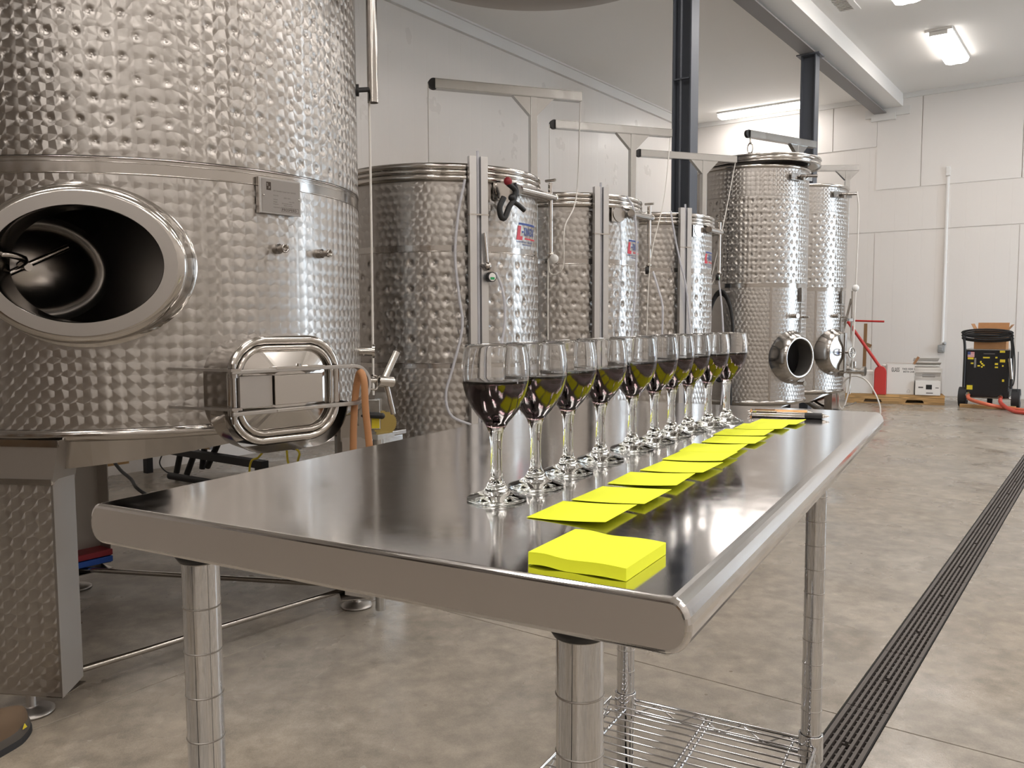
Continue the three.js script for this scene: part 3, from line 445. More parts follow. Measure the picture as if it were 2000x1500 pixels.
  // rating plate and fittings
  const plateTex = canvasTex(512, 356, (g, w, h) => { g.fillStyle = '#8b8580'; g.fillRect(0, 0, w, h); g.fillStyle = '#3a3027'; g.fillRect(60, 30, 62, 88); g.fillStyle = '#8b8580'; g.font = 'bold 40px sans-serif'; g.fillText('S', 66, 72); g.fillText('P', 88, 104); g.fillStyle = '#453c34';
    g.font = '19px sans-serif'; g.fillText('2013 Variable Closed Tank 1500 litre', 150, 124); g.font = '17px sans-serif'; ['Serial No', 'Volume', 'Weight', 'Pressure'].forEach((s, i) => g.fillText(s, 150, 172 + [0, 44, 70, 94][i])); g.fillText('SPIRT 1500 L', 290, 190); g.fillText('Class AISI', 360, 226); g.fillText('304 stainless steel', 262, 250); g.fillText('Made in Europe', 290, 272); g.fillText('Imported by', 150, 300); g.font = 'bold 40px sans-serif'; g.fillText('PROSPERO', 262, 326); g.strokeStyle = '#453c34'; g.lineWidth = 3; g.strokeRect(256, 290, 236, 44); });
  const np = part('rating_plate', facing(box(0.155, 0.108, 0.004, 0, 0, 0.012, 0.0015), 91.5, R, 1.535), S({ color: lin(0.36, 0.34, 0.32), metalness: 0.6, roughness: 0.42 }), t, 'metal rating plate with engraved text');
  part('engraving', facing(new THREE.PlaneGeometry(0.142, 0.1).translate(0.002, 0, 0.0146), 91.5, R, 1.535), S({ map: plateTex, metalness: 0.5, roughness: 0.42 }), np);
  part('plate_screw', facing(merge([sphere(0.003, -0.062, 0, 0.0145, 10, 8), sphere(0.003, 0.07, -0.002, 0.0145, 10, 8)]), 91.5, R, 1.535), M.polished, np);
  part('plate_bracket', facing(merge([box(0.006, 0.108, 0.014, -0.0765, 0, 0.006), box(0.01, 0.09, 0.012, 0.06, 0, 0.003)]), 91.5, R, 1.535), M.satin, np);
  const bolt = (az, y, l, r) => facing(lathe([[r * 1.25, -0.006], [r * 1.25, l * 0.35], [r * 0.85, l * 0.38], [r * 0.85, l * 0.75], [r * 1.05, l * 0.78], [r * 1.05, l], [r * 0.7, l], [r * 0.6, l * 0.8], [0, l * 0.8]], 28).rotateX(Math.PI / 2), az, R, y);
  part('sample_port', bolt(92.4, 1.375, 0.05, 0.0125), M.satin, t); part('sample_port', bolt(78.4, 1.372, 0.05, 0.012), M.satin, t);
  part('hose_coupling', merge([facing(rod(V(0, 0, -0.02), V(0, 0, 0.05), 0.018), 50, R, 1.035), facing(rod(V(0, 0, 0.05), V(0, 0, 0.06), 0.027), 50, R, 1.035)]), M.polished, t);
  // legs: folded sheet with a marbled face
  const ft = [[152, 0], [38, 1], [272, 2]];
  const footAt = (az) => pol(az, 0.72, 0);
  for (const [az] of ft) {
    const leg = part('leg', (() => { const s = new THREE.Shape(); s.moveTo(-0.13, 0.07); s.lineTo(0.13, 0.07); s.lineTo(0.13, 0.70); s.lineTo(0.155, 0.815); s.lineTo(-0.155, 0.815); s.lineTo(-0.13, 0.70); s.lineTo(-0.13, 0.07); return facing(new THREE.ExtrudeGeometry(s, { depth: 0.004, bevelEnabled: false }).translate(0, 0, 0.045), az, 0.71, 0); })(), M.satinDull, t, 'sheet leg');
    part('marbled_face', facing(marble(0, 0.085, 0.69, { flat: 0.25 }).translate(0, 0, 0.0498), az, 0.71, 0), M.swirl, leg, 'marbled face sheet');
    part('side_flange', merge([-1, 1].map((s) => { const f = new THREE.Shape(); f.moveTo(0.049, 0.07); f.lineTo(-0.045, 0.095); f.lineTo(-0.045, 0.75); f.lineTo(0.049, 0.69); f.lineTo(0.049, 0.07); return facing(new THREE.ExtrudeGeometry(f, { depth: 0.004, bevelEnabled: false }).rotateY(-Math.PI / 2).translate(s * 0.13 + 0.002, 0, 0), az, 0.71, 0); }).concat([-1, 1].map((s) => facing(box(0.004, 0.13, 0.10, 0, 0, 0).rotateZ(s * -0.22).translate(s * 0.141, 0.755, 0), az, 0.71, 0)))), M.satinDull, leg, 'plain satin flange');
    for (const hg of [box(0.262, 0.016, 0.008, 0, 0.70, 0.05), box(0.31, 0.02, 0.008, 0, 0.81, 0.05), box(0.26, 0.003, 0.11, 0, 0.072, -0.005)]) part('hem', facing(hg, az, 0.71, 0), M.satin, leg);
    if (az === 272) for (const [y, m, l] of [[0.142, M.darkRed, 'dark red band'], [0.112, M.blue, 'blue band']]) part('band', facing(box(0.272, 0.026, 0.108, 0, y, 0.003, 0.003), az, 0.71, 0), m, leg, l);
    const p = footAt(az); part('foot', lathe([[0, 0], [0.062, 0], [0.062, 0.008], [0.05, 0.014], [0.02, 0.02], [0.014, 0.024], [0.014, 0.08], [0, 0.08]], 36).translate(p.x, 0, p.z), M.satinDull, leg, 'round levelling foot');
  }
  const [fa, fb, fc] = ft.map(([a]) => footAt(a).setY(0.085));
  for (const [a, b] of [[fa, fb], [fc, fb], [fa, fc]]) part('tie_rod', rod(a, b, 0.0105), M.satin, t);
  // crane post with rope, lid swung out over the aisle, winch
  const post = V(-2.34, 0, -2.33).sub(base);
  part('crane_post', merge([rod(V(post.x, 1.975, post.z), V(post.x, 3.6, post.z), 0.0205, 24), rod(V(post.x, 3.6, post.z), V(-2.129 + 2.9, 3.6, -3.147 + 1.74), 0.025)]), M.satin, t, 'tubular crane post and arm');
  part('post_bracket', merge([rod(V(post.x, 2.025, post.z), pol(46, R, 2.01), 0.009), rod(pol(46, R - 0.01, 2.01), pol(46, R + 0.012, 2.01), 0.022)]), M.black, t); part('post_bracket', rod(V(post.x, 2.5, post.z), pol(46, R, 2.5), 0.012), M.black, t);
  part('lid_rope', rod(V(0.771, 2.84, -1.407), V(0.771, 3.6, -1.407), 0.004, 8), M.rope, t);
  part('winch_rope', tube([V(post.x - 0.016, 1.99, post.z + 0.004), V(post.x - 0.02, 1.5, post.z), V(post.x - 0.024, 0.86, post.z)], 0.0045, 20, 8), M.rope, t);
  const w = new THREE.Group(); w.name = 'winch'; t.add(w); const wp = (u, v) => onCyl(u, v, CX, CZ, 0.82).length ? eye.clone().addScaledVector(ray(u, v), 3.24).sub(base) : 0;
  part('winch_housing', box(0.075, 0.115, 0.06, 0, 0, 0, 0.003).rotateY(0.6).translate(...wp(726, 808).toArray()), M.galv, w);
  part('winch_side_plate', box(0.055, 0.075, 0.02, 0, 0, 0).rotateY(0.6).translate(...wp(747, 785).toArray()), M.galv, w);
  part('gear_wheel', (() => { const p = [], N = 40; const s = new THREE.Shape(); for (let i = 0; i < N * 2; i++) { const a = Math.PI * i / N, r = i % 2 ? 0.05 : 0.045; if (i) s.lineTo(r * Math.cos(a), r * Math.sin(a)); else s.moveTo(r, 0); } return new THREE.ExtrudeGeometry(s, { depth: 0.006, bevelEnabled: false }).rotateY(1.0).translate(...wp(750, 826).toArray()); })(), S({ color: lin(0.42, 0.32, 0.11), metalness: 0.85, roughness: 0.35 }), w, 'yellow zinc gear wheel');
  { const c = wp(740, 822); part('gear_label', box(0.03, 0.05, 0.002).rotateY(0.6).translate(c.x + 0.012, c.y, c.z + 0.03), M.yellow, w, 'yellow label'); }
  part('crank_grip', (() => { const a = wp(722, 808).add(V(0, 0, 0.05)), b = wp(764, 810).add(V(0, 0, 0.05)); return merge([rod(a, b, 0.0115, 14), sphere(0.012, b.x, b.y, b.z)]); })(), M.black, w, 'black crank grip');
  part('winch_stand', merge([rod(wp(738, 850), wp(738, 860).setY(0.02), 0.02), box(0.09, 0.02, 0.09).translate(...wp(738, 850).toArray())]), M.galv, w);
  part('drain_pipe', (() => { const a = wp(640, 806), b = wp(702, 808); return merge([rod(a, b, 0.042, 28), rod(b, b.clone().lerp(a, -0.06), 0.062, 28)]); })(), M.satin, t, 'horizontal drain pipe with flange');
}
const bigLid = thing('tank_lid', 'round tank lid hoisted high, seen from below, dark underside', 'lid', [-2.129, 2.745, 3.147]);
part('lid_plate', lathe([[0, 0.004], [0.60, 0.0], [0.69, 0.0], [0.70, 0.012], [0.70, 0.05], [0.66, 0.06], [0, 0.075]], 120), M.satinDull, bigLid); part('edge_seal', ring(0.70, 0.014, 0.03, 120), M.rubber, bigLid); part('vent_cap', sphere(0.022, 0.25, -0.004, -0.42), M.polished, bigLid);

// ---------------------------------------------------------------- three open-top tanks with floating lids
const logo = canvasTex(512, 300, (g, w, h) => { g.clearRect(0, 0, w, h); g.fillStyle = '#1d3f8f'; g.fillRect(70, 6, 436, 26); g.fillStyle = '#c8102e'; g.save(); g.transform(1, 0, -0.18, 1, 0, 0); g.fillRect(62, 46, 66, 176); g.fillRect(62, 172, 118, 50); g.restore();
  g.fillStyle = '#1d3f8f'; g.fillRect(138, 104, 40, 26); g.font = 'bold 138px sans-serif'; g.save(); g.translate(184, 160); g.scale(0.80, 1); g.fillText('INOX', 0, 0); g.restore(); g.fillStyle = '#c8102e'; g.fillRect(196, 190, 306, 18); g.font = '20px sans-serif'; g.fillText('E Q U I P M E N T', 200, 184); g.fillStyle = '#1d3f8f'; g.font = 'bold 29px sans-serif'; g.fillText('Gostol GLS d.o.o. Tovarniska', 20, 252); g.fillText('Nova Gorica SLO', 140, 286); });
const logoMat = S({ map: logo, transparent: true, roughness: 0.4 });
function pxLoc(g) { return (u, v, R, extra = 0) => onCyl(u, v, g.position.x, -g.position.z, R).sub(g.position); }
function triangle(w, h, d) { const s = new THREE.Shape(); s.moveTo(0, 0); s.lineTo(w, 0); s.lineTo(0, -h); s.lineTo(0, 0); return new THREE.ExtrudeGeometry(s, { depth: d, bevelEnabled: false }).translate(0, 0, -d / 2); }
function crane(t, az, rp, y0, yb, L, w, mat, over = 0.03) {   // post on the rim, box beam from the tank's axis outwards
  const q = (x, y, z) => V(x, y, z), A = (g) => facing(g.rotateY(-Math.PI / 2), az, 0, 0);   // modelled along +x outwards
  const X = (g) => { const gg = g.clone(); gg.rotateY(Math.PI / 2 - rad(az)); return gg; };   // +x outwards -> bearing az
  const c = new THREE.Group(); c.name = 'lid_crane'; t.add(c);
  part('crane_post', X(box(w * 0.85, yb - w / 2 - y0, w * 0.85, rp, (yb - w / 2 + y0) / 2, 0, 0.003)), mat, c);
  part('crane_beam', X(merge([box(L + over, 0.004, w, (L - over) / 2, yb + w / 2, 0), box(L + over, w, 0.004, (L - over) / 2, yb, w / 2 - 0.002), box(L + over, w, 0.004, (L - over) / 2, yb, -w / 2 + 0.002), box(L + over, 0.004, w, (L - over) / 2, yb - w / 2, 0)])), mat, c);
  part('gusset', X(triangle(0.1, 0.1, w * 0.7).translate(rp + w * 0.42, yb - w / 2, 0)), mat, c); part('gusset', X(triangle(0.1, 0.1, w * 0.7).rotateY(Math.PI).translate(rp - w * 0.42, yb - w / 2, 0)), mat, c);
  part('pulley', X(new THREE.CylinderGeometry(w * 0.62, w * 0.62, w * 0.5, 24).rotateX(Math.PI / 2).translate(-over - 0.004, yb, 0)), M.black, c, 'black pulley');
  return { c, end: X(new THREE.BufferGeometry().setAttribute('position', new THREE.Float32BufferAttribute([L, yb - w / 2, 0, -over - w * 0.62 - 0.004, yb, 0], 3))).attributes.position };
}
function rim3(R) { return merge([ring(R + 0.004, 0.015, 1.858, 128), ring(R + 0.008, 0.011, 1.832, 128), ring(R + 0.004, 0.017, 1.806, 128)]); }
function openTank(Z, label, extra) {
  const R = 0.5, t = thing('variable_capacity_tank', label, 'tank', [-2.9, 0, Z], 0, 'three labelled open-top tanks'), px = pxLoc(t);
  part('lower_shell', marble(R, 0.12, 0.925, { stagger: 1 }), M.swirlScale, t); part('lower_band', merge([shell(R + 0.001, 0.925, 0.95, 1, 1), ring(R, 0.003, 0.948, 128, 6)]), M.satin, t);
  part('cooling_jacket', marble(R + 0.004, 0.95, 1.468, { stagger: 1, tw: 0.336 }), M.jacketSmall, t, 'dimpled cooling jacket'); part('upper_band', merge([shell(R + 0.001, 1.468, 1.497, 1, 1), ring(R + 0.002, 0.0035, 1.468, 128, 6)]), M.satin, t);
  part('upper_shell', marble(R, 1.497, 1.80, { stagger: 1 }), M.swirlScale, t); part('rim', rim3(R), M.polished, t, 'double rolled rim'); part('floating_lid', merge([disc(R - 0.02, 1.66, false), ring(R - 0.03, 0.012, 1.66, 96)]), M.satin, t); part('tank_floor', disc(R, 0.125, true), M.satinDull, t);
  for (const a of [30, 150, 270]) part('foot', rod(pol(a, R - 0.06, 0), pol(a, R - 0.06, 0.125), 0.03), M.satinDull, t);
  const rail = new THREE.Group(); rail.name = 'level_rail'; t.add(rail); const RA = 121, rz = R + 0.028, y0 = 0.1, y1 = 1.90, h = y1 - y0, ym = (y0 + y1) / 2, E = (g) => facing(g, RA, 0, 0);
  part('channel', E(merge([box(0.034, h, 0.026, -0.028, ym, rz + 0.013), box(0.034, h, 0.026, 0.028, ym, rz + 0.013), box(0.09, h, 0.004, 0, ym, rz)])), M.alu, rail); part('sight_tube', E(rod(V(0, y0, rz + 0.012), V(0, y1 + 0.025, rz + 0.012), 0.0065)), M.clearHose, rail); part('clip', E(box(0.096, 0.006, 0.032, 0, 1.635, rz + 0.013)), M.polished, rail);
  const { end, c } = crane(t, 34.6, R + 0.012, 1.30, 2.36, 0.79, 0.046, M.galv);
  part('hoist_rope', rod(V(end.getX(1), 2.36, end.getZ(1)), V(end.getX(1), 1.68, end.getZ(1)), 0.0032, 8), M.rope, c); 
  // side arm that carries the crane post
  const a0 = pol(97, R + 0.05, 1.768), a1 = V(0.44, 1.79, -0.40); part('arm_tube', rod(a0, a1, 0.0215, 24), M.polished, t); part('arm_end', merge([sphere(0.024, a1.x, a1.y, a1.z), rod(a1, pol(40, R, 1.79), 0.022)]), M.polished, t);
  part('arm_plate', facing(new THREE.CylinderGeometry(0.05, 0.05, 0.006, 28).rotateX(Math.PI / 2).translate(0, 0, 0.012), 104, R, 1.765), M.satin, t); part('plate_back', facing(box(0.06, 0.1, 0.006, -0.03, 0, 0.008), 104, R, 1.765), M.satin, t);
  // hand pump beside the arm
  const pp = pol(53, 0.57, 0); const pump = new THREE.Group(); pump.name = 'lid_pump'; t.add(pump);
  part('pump_tube', rod(V(pp.x, 1.50, pp.z), V(pp.x, 1.86, pp.z), 0.0125), M.polished, pump); part('pump_handle', rod(V(pp.x - 0.03, 1.872, pp.z), V(pp.x + 0.03, 1.872, pp.z), 0.007), M.polished, pump); part('pump_base', sphere(0.018, pp.x, 1.49, pp.z), M.polished, pump);
  const dec = shell(R + 0.0012, 1.508, 1.625, 1, 1, { nu: 14, a0: 70, a1: 94 }); { const p = dec.attributes.position, uv = dec.attributes.uv; for (let i = 0; i < p.count; i++) uv.setXY(i, 1 - (i % 15) / 14, i < 15 ? 0 : 1); } part('maker_label', dec, logoMat, t, 'red and blue printed L-INOX label');
  extra(t, px, pp, end, pump);
  return t;
}
function gauge(parent, p, face, r = 0.023) { const d = face.clone().normalize(), a = p.clone().addScaledVector(d, -0.012), b = p.clone().addScaledVector(d, 0.012); const g = part('gauge', rod(a, b, r, 28), M.black, parent, 'black pressure gauge'); part('dial', rod(b, b.clone().addScaledVector(d, 0.0008), r * 0.82, 28), M.white, g); const q = b.clone().addScaledVector(d, 0.0014); part('scale', box(r * 1.0, r * 0.5, 0.0006).translate(0, -r * 0.3, 0).applyQuaternion(new THREE.Quaternion().setFromUnitVectors(V(0, 0, 1), d)).translate(q.x, q.y, q.z), S({ color: lin(0.03, 0.35, 0.12), roughness: 0.5 }), g, 'green scale'); return g; }
const hose = (px, list, R) => tube(list.map(([u, v]) => px(u, v, R)), 0.0062, 60, 10);
openTank(3.37, 'labelled open-top tank next to the big fermenting tank, black spring clamp on its arm', (t, px, pp, end, pump) => {
  part('clear_hose', hose(px, [[908, 350], [895, 420], [889, 500], [897, 580], [903, 640], [884, 720], [871, 770], [882, 812], [930, 833]], 0.55), M.clearHose, t, 'clear plastic hose');
  part('clear_hose', hose(px, [[968, 532], [980, 560], [986, 600], [985, 640], [976, 690]], 0.56), M.clearHose, t, 'clear plastic hose');
  const v = px(952, 520, 0.57); part('valve_stem', rod(px(946, 455, 0.57), v, 0.008), M.polished, t); part('valve', merge([sphere(0.02, v.x, v.y, v.z), rod(v, v.clone().add(V(-0.05, 0.005, 0)), 0.014)]), M.satin, t); gauge(t, px(959, 541, 0.585), V(0.95, 0, 0.35));
  const e = V(end.getX(0), end.getY(0), end.getZ(0)); part('tail_rope', tube([e, e.clone().add(V(-0.01, -0.5, 0.02)), V(pp.x + 0.1, 1.62, pp.z + 0.02), V(pp.x + 0.09, 1.42, pp.z + 0.02), V(pp.x + 0.02, 1.385, pp.z + 0.03), V(pp.x + 0.005, 1.45, pp.z + 0.03), V(pp.x + 0.003, 0.9, pp.z + 0.03)], 0.0035, 80, 8), M.rope, t);
  part('rope_cleat', merge([sphere(0.024, pp.x + 0.035, 1.465, pp.z + 0.02).scale(1, 1, 1), rod(V(pp.x, 1.45, pp.z + 0.01), V(pp.x + 0.03, 1.455, pp.z + 0.02), 0.014)]), M.whiteGloss, t, 'white rope cleat');
});
openTank(4.5, 'middle one of the three labelled open-top tanks', (t, px, pp, end, pump) => {
  part('clear_hose', hose(px, [[1224, 384], [1238, 410], [1243, 470], [1241, 560], [1232, 680]], 0.56), M.clearHose, t, 'clear plastic hose'); part('clear_hose', tube([V(pp.x + 0.03, 1.45, pp.z), V(pp.x + 0.07, 1.33, pp.z), V(pp.x + 0.10, 1.2, pp.z), V(pp.x + 0.085, 0.9, pp.z), V(pp.x + 0.05, 0.6, pp.z)], 0.0062, 40), M.clearHose, t, 'clear plastic hose');
  gauge(pump, V(pp.x, 1.455, pp.z + 0.02), V(0.9, 0, -0.4)); const e = V(end.getX(0), end.getY(0), end.getZ(0)); part('tail_rope', tube([e, e.clone().lerp(V(pp.x + 0.02, 1.5, pp.z), 0.5).add(V(0.02, 0, 0)), V(pp.x + 0.02, 1.5, pp.z + 0.02), V(pp.x, 0.9, pp.z + 0.03)], 0.0035, 50, 8), M.rope, t);
});
openTank(5.64, 'labelled open-top tank in front of the steel column with the conduit', (t, px, pp, end, pump) => {
  part('clear_hose', hose(px, [[1310, 412], [1316, 450], [1328, 510], [1340, 560], [1346, 620], [1354, 700]], 0.58), M.clearHose, t, 'clear plastic hose'); part('clear_hose', tube([V(pp.x, 1.44, pp.z), V(pp.x + 0.03, 1.2, pp.z), V(pp.x + 0.05, 0.8, pp.z), V(pp.x + 0.02, 0.4, pp.z), V(pp.x - 0.05, 0.1, pp.z)], 0.0062, 40), M.clearHose, t, 'clear plastic hose');
  gauge(pump, V(pp.x, 1.455, pp.z + 0.02), V(0.9, 0, -0.2)); const e = V(end.getX(0), end.getY(0), end.getZ(0)); part('tail_rope', tube([e, e.clone().lerp(V(pp.x - 0.05, 1.42, pp.z), 0.5), V(pp.x - 0.05, 1.42, pp.z + 0.03), V(pp.x - 0.01, 1.46, pp.z + 0.03)], 0.0035, 50, 8), M.rope, t);
});
// spring clamp gripping the arm of the first open tank
{
  const p0 = onCyl(1003, 366, -2.9, 3.37, 0.585), c = thing('spring_clamp', 'black plastic spring clamp gripping a tank arm', 'clamp', [p0.x, p0.y, -p0.z]), L = (u, v) => onCyl(u, v, -2.9, 3.37, 0.585).sub(p0);
  part('handle', tube([L(992, 358), L(1006, 372), L(1003, 390), L(994, 405), L(986, 425), L(979, 424), L(976, 405), L(984, 385)], 0.0135, 40, 10), M.black, c); part('handle', tube([L(1004, 358), L(1009, 375), L(1003, 392), L(1012, 400), L(1024, 411)], 0.0115, 30, 10), M.black, c); part('pivot', sphere(0.018, ...L(1000, 386).toArray()), M.black, c);
  part('jaw_pad', sphere(0.02, ...L(992, 354).toArray()).scale(1, 1, 1), M.darkRed, c, 'dark red jaw pad');
}

// ---------------------------------------------------------------- two tall tanks at the back
function tallTank(Z, label, open, extra) {
  const R = 0.53, t = thing('tall_tank', label, 'tank', [-2.9, 0, Z], 0, 'tall tanks'), yb = 0.40, man = { az: 112, y: 0.80, r: 0.165 };
  const hole = (az, y) => { const d = rad(az - man.az); return Math.abs(d) < 1 && Math.hypot(R * Math.sin(d), y - man.y) < man.r + 0.035; };
  part('lower_shell', marble(R, yb, 1.43, { hole, stagger: 1 }), M.swirlScale, t); part('inner_wall', merge([shell(R - 0.008, yb, 1.6, 1, 1, { nu: 120, nv: 60, hole }), disc(R - 0.01, 1.6, true), disc(R - 0.01, yb + 0.005, false)]), M.inside, t);
  part('weld_band', merge([shell(R + 0.001, 1.425, 1.462, 1, 1), ring(R + 0.002, 0.003, 1.462, 128, 6)]), M.satin, t); part('cooling_jacket', marble(R + 0.004, 1.462, 2.225), M.jacketTall, t, 'dimpled cooling jacket'); part('seam', ring(R + 0.001, 0.003, 2.228, 128, 6), M.satinDull, t);
  part('upper_shell', marble(R, 2.23, 2.475), M.swirl, t); part('rim', ring(R + 0.002, 0.016, 2.487, 128), M.polished, t); part('inner_lid', disc(R - 0.02, 2.40, false), M.satin, t);
  part('seam_strip', shell(R + 0.0015, yb, 1.425, 1, 1, { nu: 4, a0: 136.4, a1: 138.6 }), M.satin, t); part('bottom_ring', lathe([[R - 0.02, yb - 0.035], [R + 0.01, yb - 0.02], [R + 0.012, yb], [R, yb + 0.012]], 128), M.satin, t); part('cone_bottom', shell(0.3, yb - 0.14, yb - 0.03, 1, 1, { r1: R - 0.02, nv: 2 }), M.satin, t); part('bottom_cap', disc(0.3, yb - 0.14, true), M.satin, t);
  for (const a of [100, 220, 340]) { const l = part('leg', facing(merge([box(0.16, 0.36, 0.004, 0, 0.20, 0.03), box(0.004, 0.36, 0.08, -0.08, 0.20, -0.01), box(0.004, 0.36, 0.08, 0.08, 0.20, -0.01)]), a, R - 0.06, 0), M.satin, t); const p = pol(a, R - 0.06, 0); part('foot', rod(V(p.x, 0, p.z), V(p.x, 0.03, p.z), 0.05), M.satinDull, l); }
  const F = (g) => facing(g, man.az, 0, man.y), cir = pathEll(man.r, man.r, 64), zf = R + 0.09;
  const m = new THREE.Group(); m.name = 'round_manway'; t.add(m);
  part('neck', F(sweep(cir, [[0, 'S', -0.03], [0, zf]], R)), M.satinDull, m); part('collar', F(sweep(cir, [[0, zf], [0.012, zf + 0.006], [0.026, zf], [0.05, zf - 0.05], [0.075, 'S', 0.004]], R)), M.satin, m, 'flared steel collar');
  if (!open) { part('door', F(sweep(cir, [[-0.155, zf + 0.035], [-0.10, zf + 0.03], [-0.03, zf + 0.01], [0.02, zf + 0.008]], R)), M.polished, m, 'domed round door'); part('clamp_bar', F(merge([box(0.03, 0.40, 0.02, 0, 0, zf + 0.05, 0.004), rod(V(0, 0, zf + 0.03), V(0, 0, zf + 0.13), 0.012)])), M.satin, m); part('hand_wheel', F(merge([new THREE.TorusGeometry(0.05, 0.008, 10, 36).translate(0, 0, zf + 0.13), box(0.1, 0.012, 0.008, 0, 0, zf + 0.13), box(0.012, 0.1, 0.008, 0, 0, zf + 0.13)])), M.polished, m); }
  part('bracket', facing(merge([box(0.16, 0.06, 0.006, 0, 0, 0.02, 0.002), rod(V(0.05, 0.01, 0.02), V(0.12, 0.0, 0.14), 0.014), box(0.09, 0.05, 0.006, 0.09, -0.01, 0.07)]), 112, R, 2.40), M.satin, t, 'top bracket with pin');
  part('plug', facing(rod(V(0, 0, 0), V(0, 0, 0.06), 0.02), 112, R, 1.17), M.polished, t); part('lower_plug', facing(merge([rod(V(0.05, 0, 0), V(0.05, 0, 0.06), 0.016), rod(V(0.05, 0, 0.06), V(0.05, 0, 0.07), 0.024)]), 106, R, 0.56), M.polished, t); part('thermowell', facing(rod(V(0, 0, 0), V(0, 0, 0.07), 0.011), 96, R, 1.16), M.polished, t);
  part('strut_plate', facing(box(0.05, 0.13, 0.02, 0, 0, 0.02, 0.003), 100, R, 1.36), M.satin, t); part('gauge_strip', facing(box(0.012, 0.30, 0.008, 0, 0, 0.01), 100, R, 1.14), M.satin, t);
  extra(t); return t;
}
tallTank(7.81, 'tall tank with open round manway and lid lifted just off its rim', true, (t) => {
  const { c } = crane(t, 21, 0.68, 2.2, 2.87, 0.93, 0.06, M.galv);
  part('lid_hook', merge([new THREE.TorusGeometry(0.032, 0.007, 10, 28).scale(0.8, 1.5, 1).translate(0, 2.74, 0), rod(V(0, 2.79, 0), V(0, 2.86, 0), 0.008), rod(V(0, 2.60, 0), V(0, 2.70, 0), 0.007)]), M.polished, t, 'steel lifting eye');
});
{ const l = thing('tank_lid', 'shallow round steel lid hanging just above the tall tank with open manway', 'lid', [-2.83, 2.525, 7.84]); l.rotation.z = 0.012; part('lid_plate', lathe([[0, 0.006], [0.50, 0.0], [0.545, 0.004], [0.552, 0.02], [0.552, 0.05], [0.54, 0.06], [0, 0.075]], 128), M.satin, l); part('edge_bead', ring(0.55, 0.010, 0.058, 128), M.polished, l); part('edge_bead', ring(0.55, 0.008, 0.006, 128), M.polished, l); }
tallTank(9.16, 'tall tank with closed round manway door, rearmost in the row', false, (t) => {
  crane(t, 56, 0.545, 2.0, 2.74, 0.66, 0.055, M.galv);
  const s = pol(83, 0.60, 0), q = new THREE.Group(); q.name = 'level_gauge'; t.add(q);
  part('gauge_pipe', rod(V(s.x, 0.35, s.z), V(s.x, 1.43, s.z), 0.009), M.polished, q); part('float_ball', sphere(0.036, s.x + 0.03, 1.46, s.z), M.whiteGloss, q, 'white ball'); part('lever', rod(V(s.x - 0.09, 0.95, s.z), V(s.x - 0.01, 1.35, s.z), 0.012), M.satin, q); part('clamp', box(0.12, 0.03, 0.03, s.x - 0.04, 1.13, s.z), M.polished, q);
  part('sample_valve', merge([rod(pol(92, 0.52, 0.60), pol(92, 0.74, 0.60), 0.032), rod(pol(92, 0.66, 0.60), pol(92, 0.66, 0.70), 0.014), rod(pol(92, 0.74, 0.60), pol(92, 0.77, 0.60), 0.05)]), M.polished, t);
  const a = pol(112, 0.22, 0.28), b = pol(100, 0.62, 0.14); part('outlet_pipe', merge([tube([a, a.clone().lerp(b, 0.4).add(V(0, -0.03, 0)), b], 0.045, 24, 18), rod(b, b.clone().add(V(0.05, -0.02, 0.02)), 0.06, 24)]), M.satin, t, 'bottom outlet bend'); part('valve_lever', rod(b.clone().add(V(-0.02, 0.09, 0)), b.clone().add(V(0.1, 0.14, 0)), 0.008), M.polished, t);
  part('thin_hose', tube([V(s.x + 0.02, 2.45, s.z), V(s.x + 0.04, 2.2, s.z), V(s.x + 0.03, 1.3, s.z), V(s.x + 0.01, 0.55, s.z), V(s.x - 0.05, 0.2, s.z + 0.05), V(s.x - 0.1, 0.3, s.z + 0.05), V(s.x - 0.02, 0.52, s.z), V(s.x + 0.16, 0.50, s.z), V(s.x + 0.3, 0.25, s.z), V(s.x + 0.29, 0.01, s.z)], 0.008, 120, 8), M.rope, t, 'thin white hose');
});
{ const c = thing('hose_coil', 'black hose loop hung between the column and the tall tank with open manway', 'hose', [-2.82, 0.0, 6.95]); for (let k = 0; k < 3; k++) part('loop', (() => { const pts = []; for (let i = 0; i < 24; i++) { const a = 2 * Math.PI * i / 24; pts.push(V(0.13 * Math.cos(a) + 0.008 * k, 1.0 + (0.36 + 0.015 * k) * Math.sin(a), 0.04 * Math.cos(a) + 0.02 * k)); } return tube(pts, 0.012, 90, 10, true); })(), M.rubber, c); part('tail', tube([V(0.09, 0.72, 0), V(0.11, 0.4, 0.02), V(0.08, 0.1, 0.05), V(0.12, 0.013, 0.1), V(0.2, 0.013, 0.2)], 0.012, 40), M.rubber, c); part('hook', rod(V(0, 1.37, 0.01), V(-0.05, 1.39, -0.34), 0.008), M.satinDull, c); }

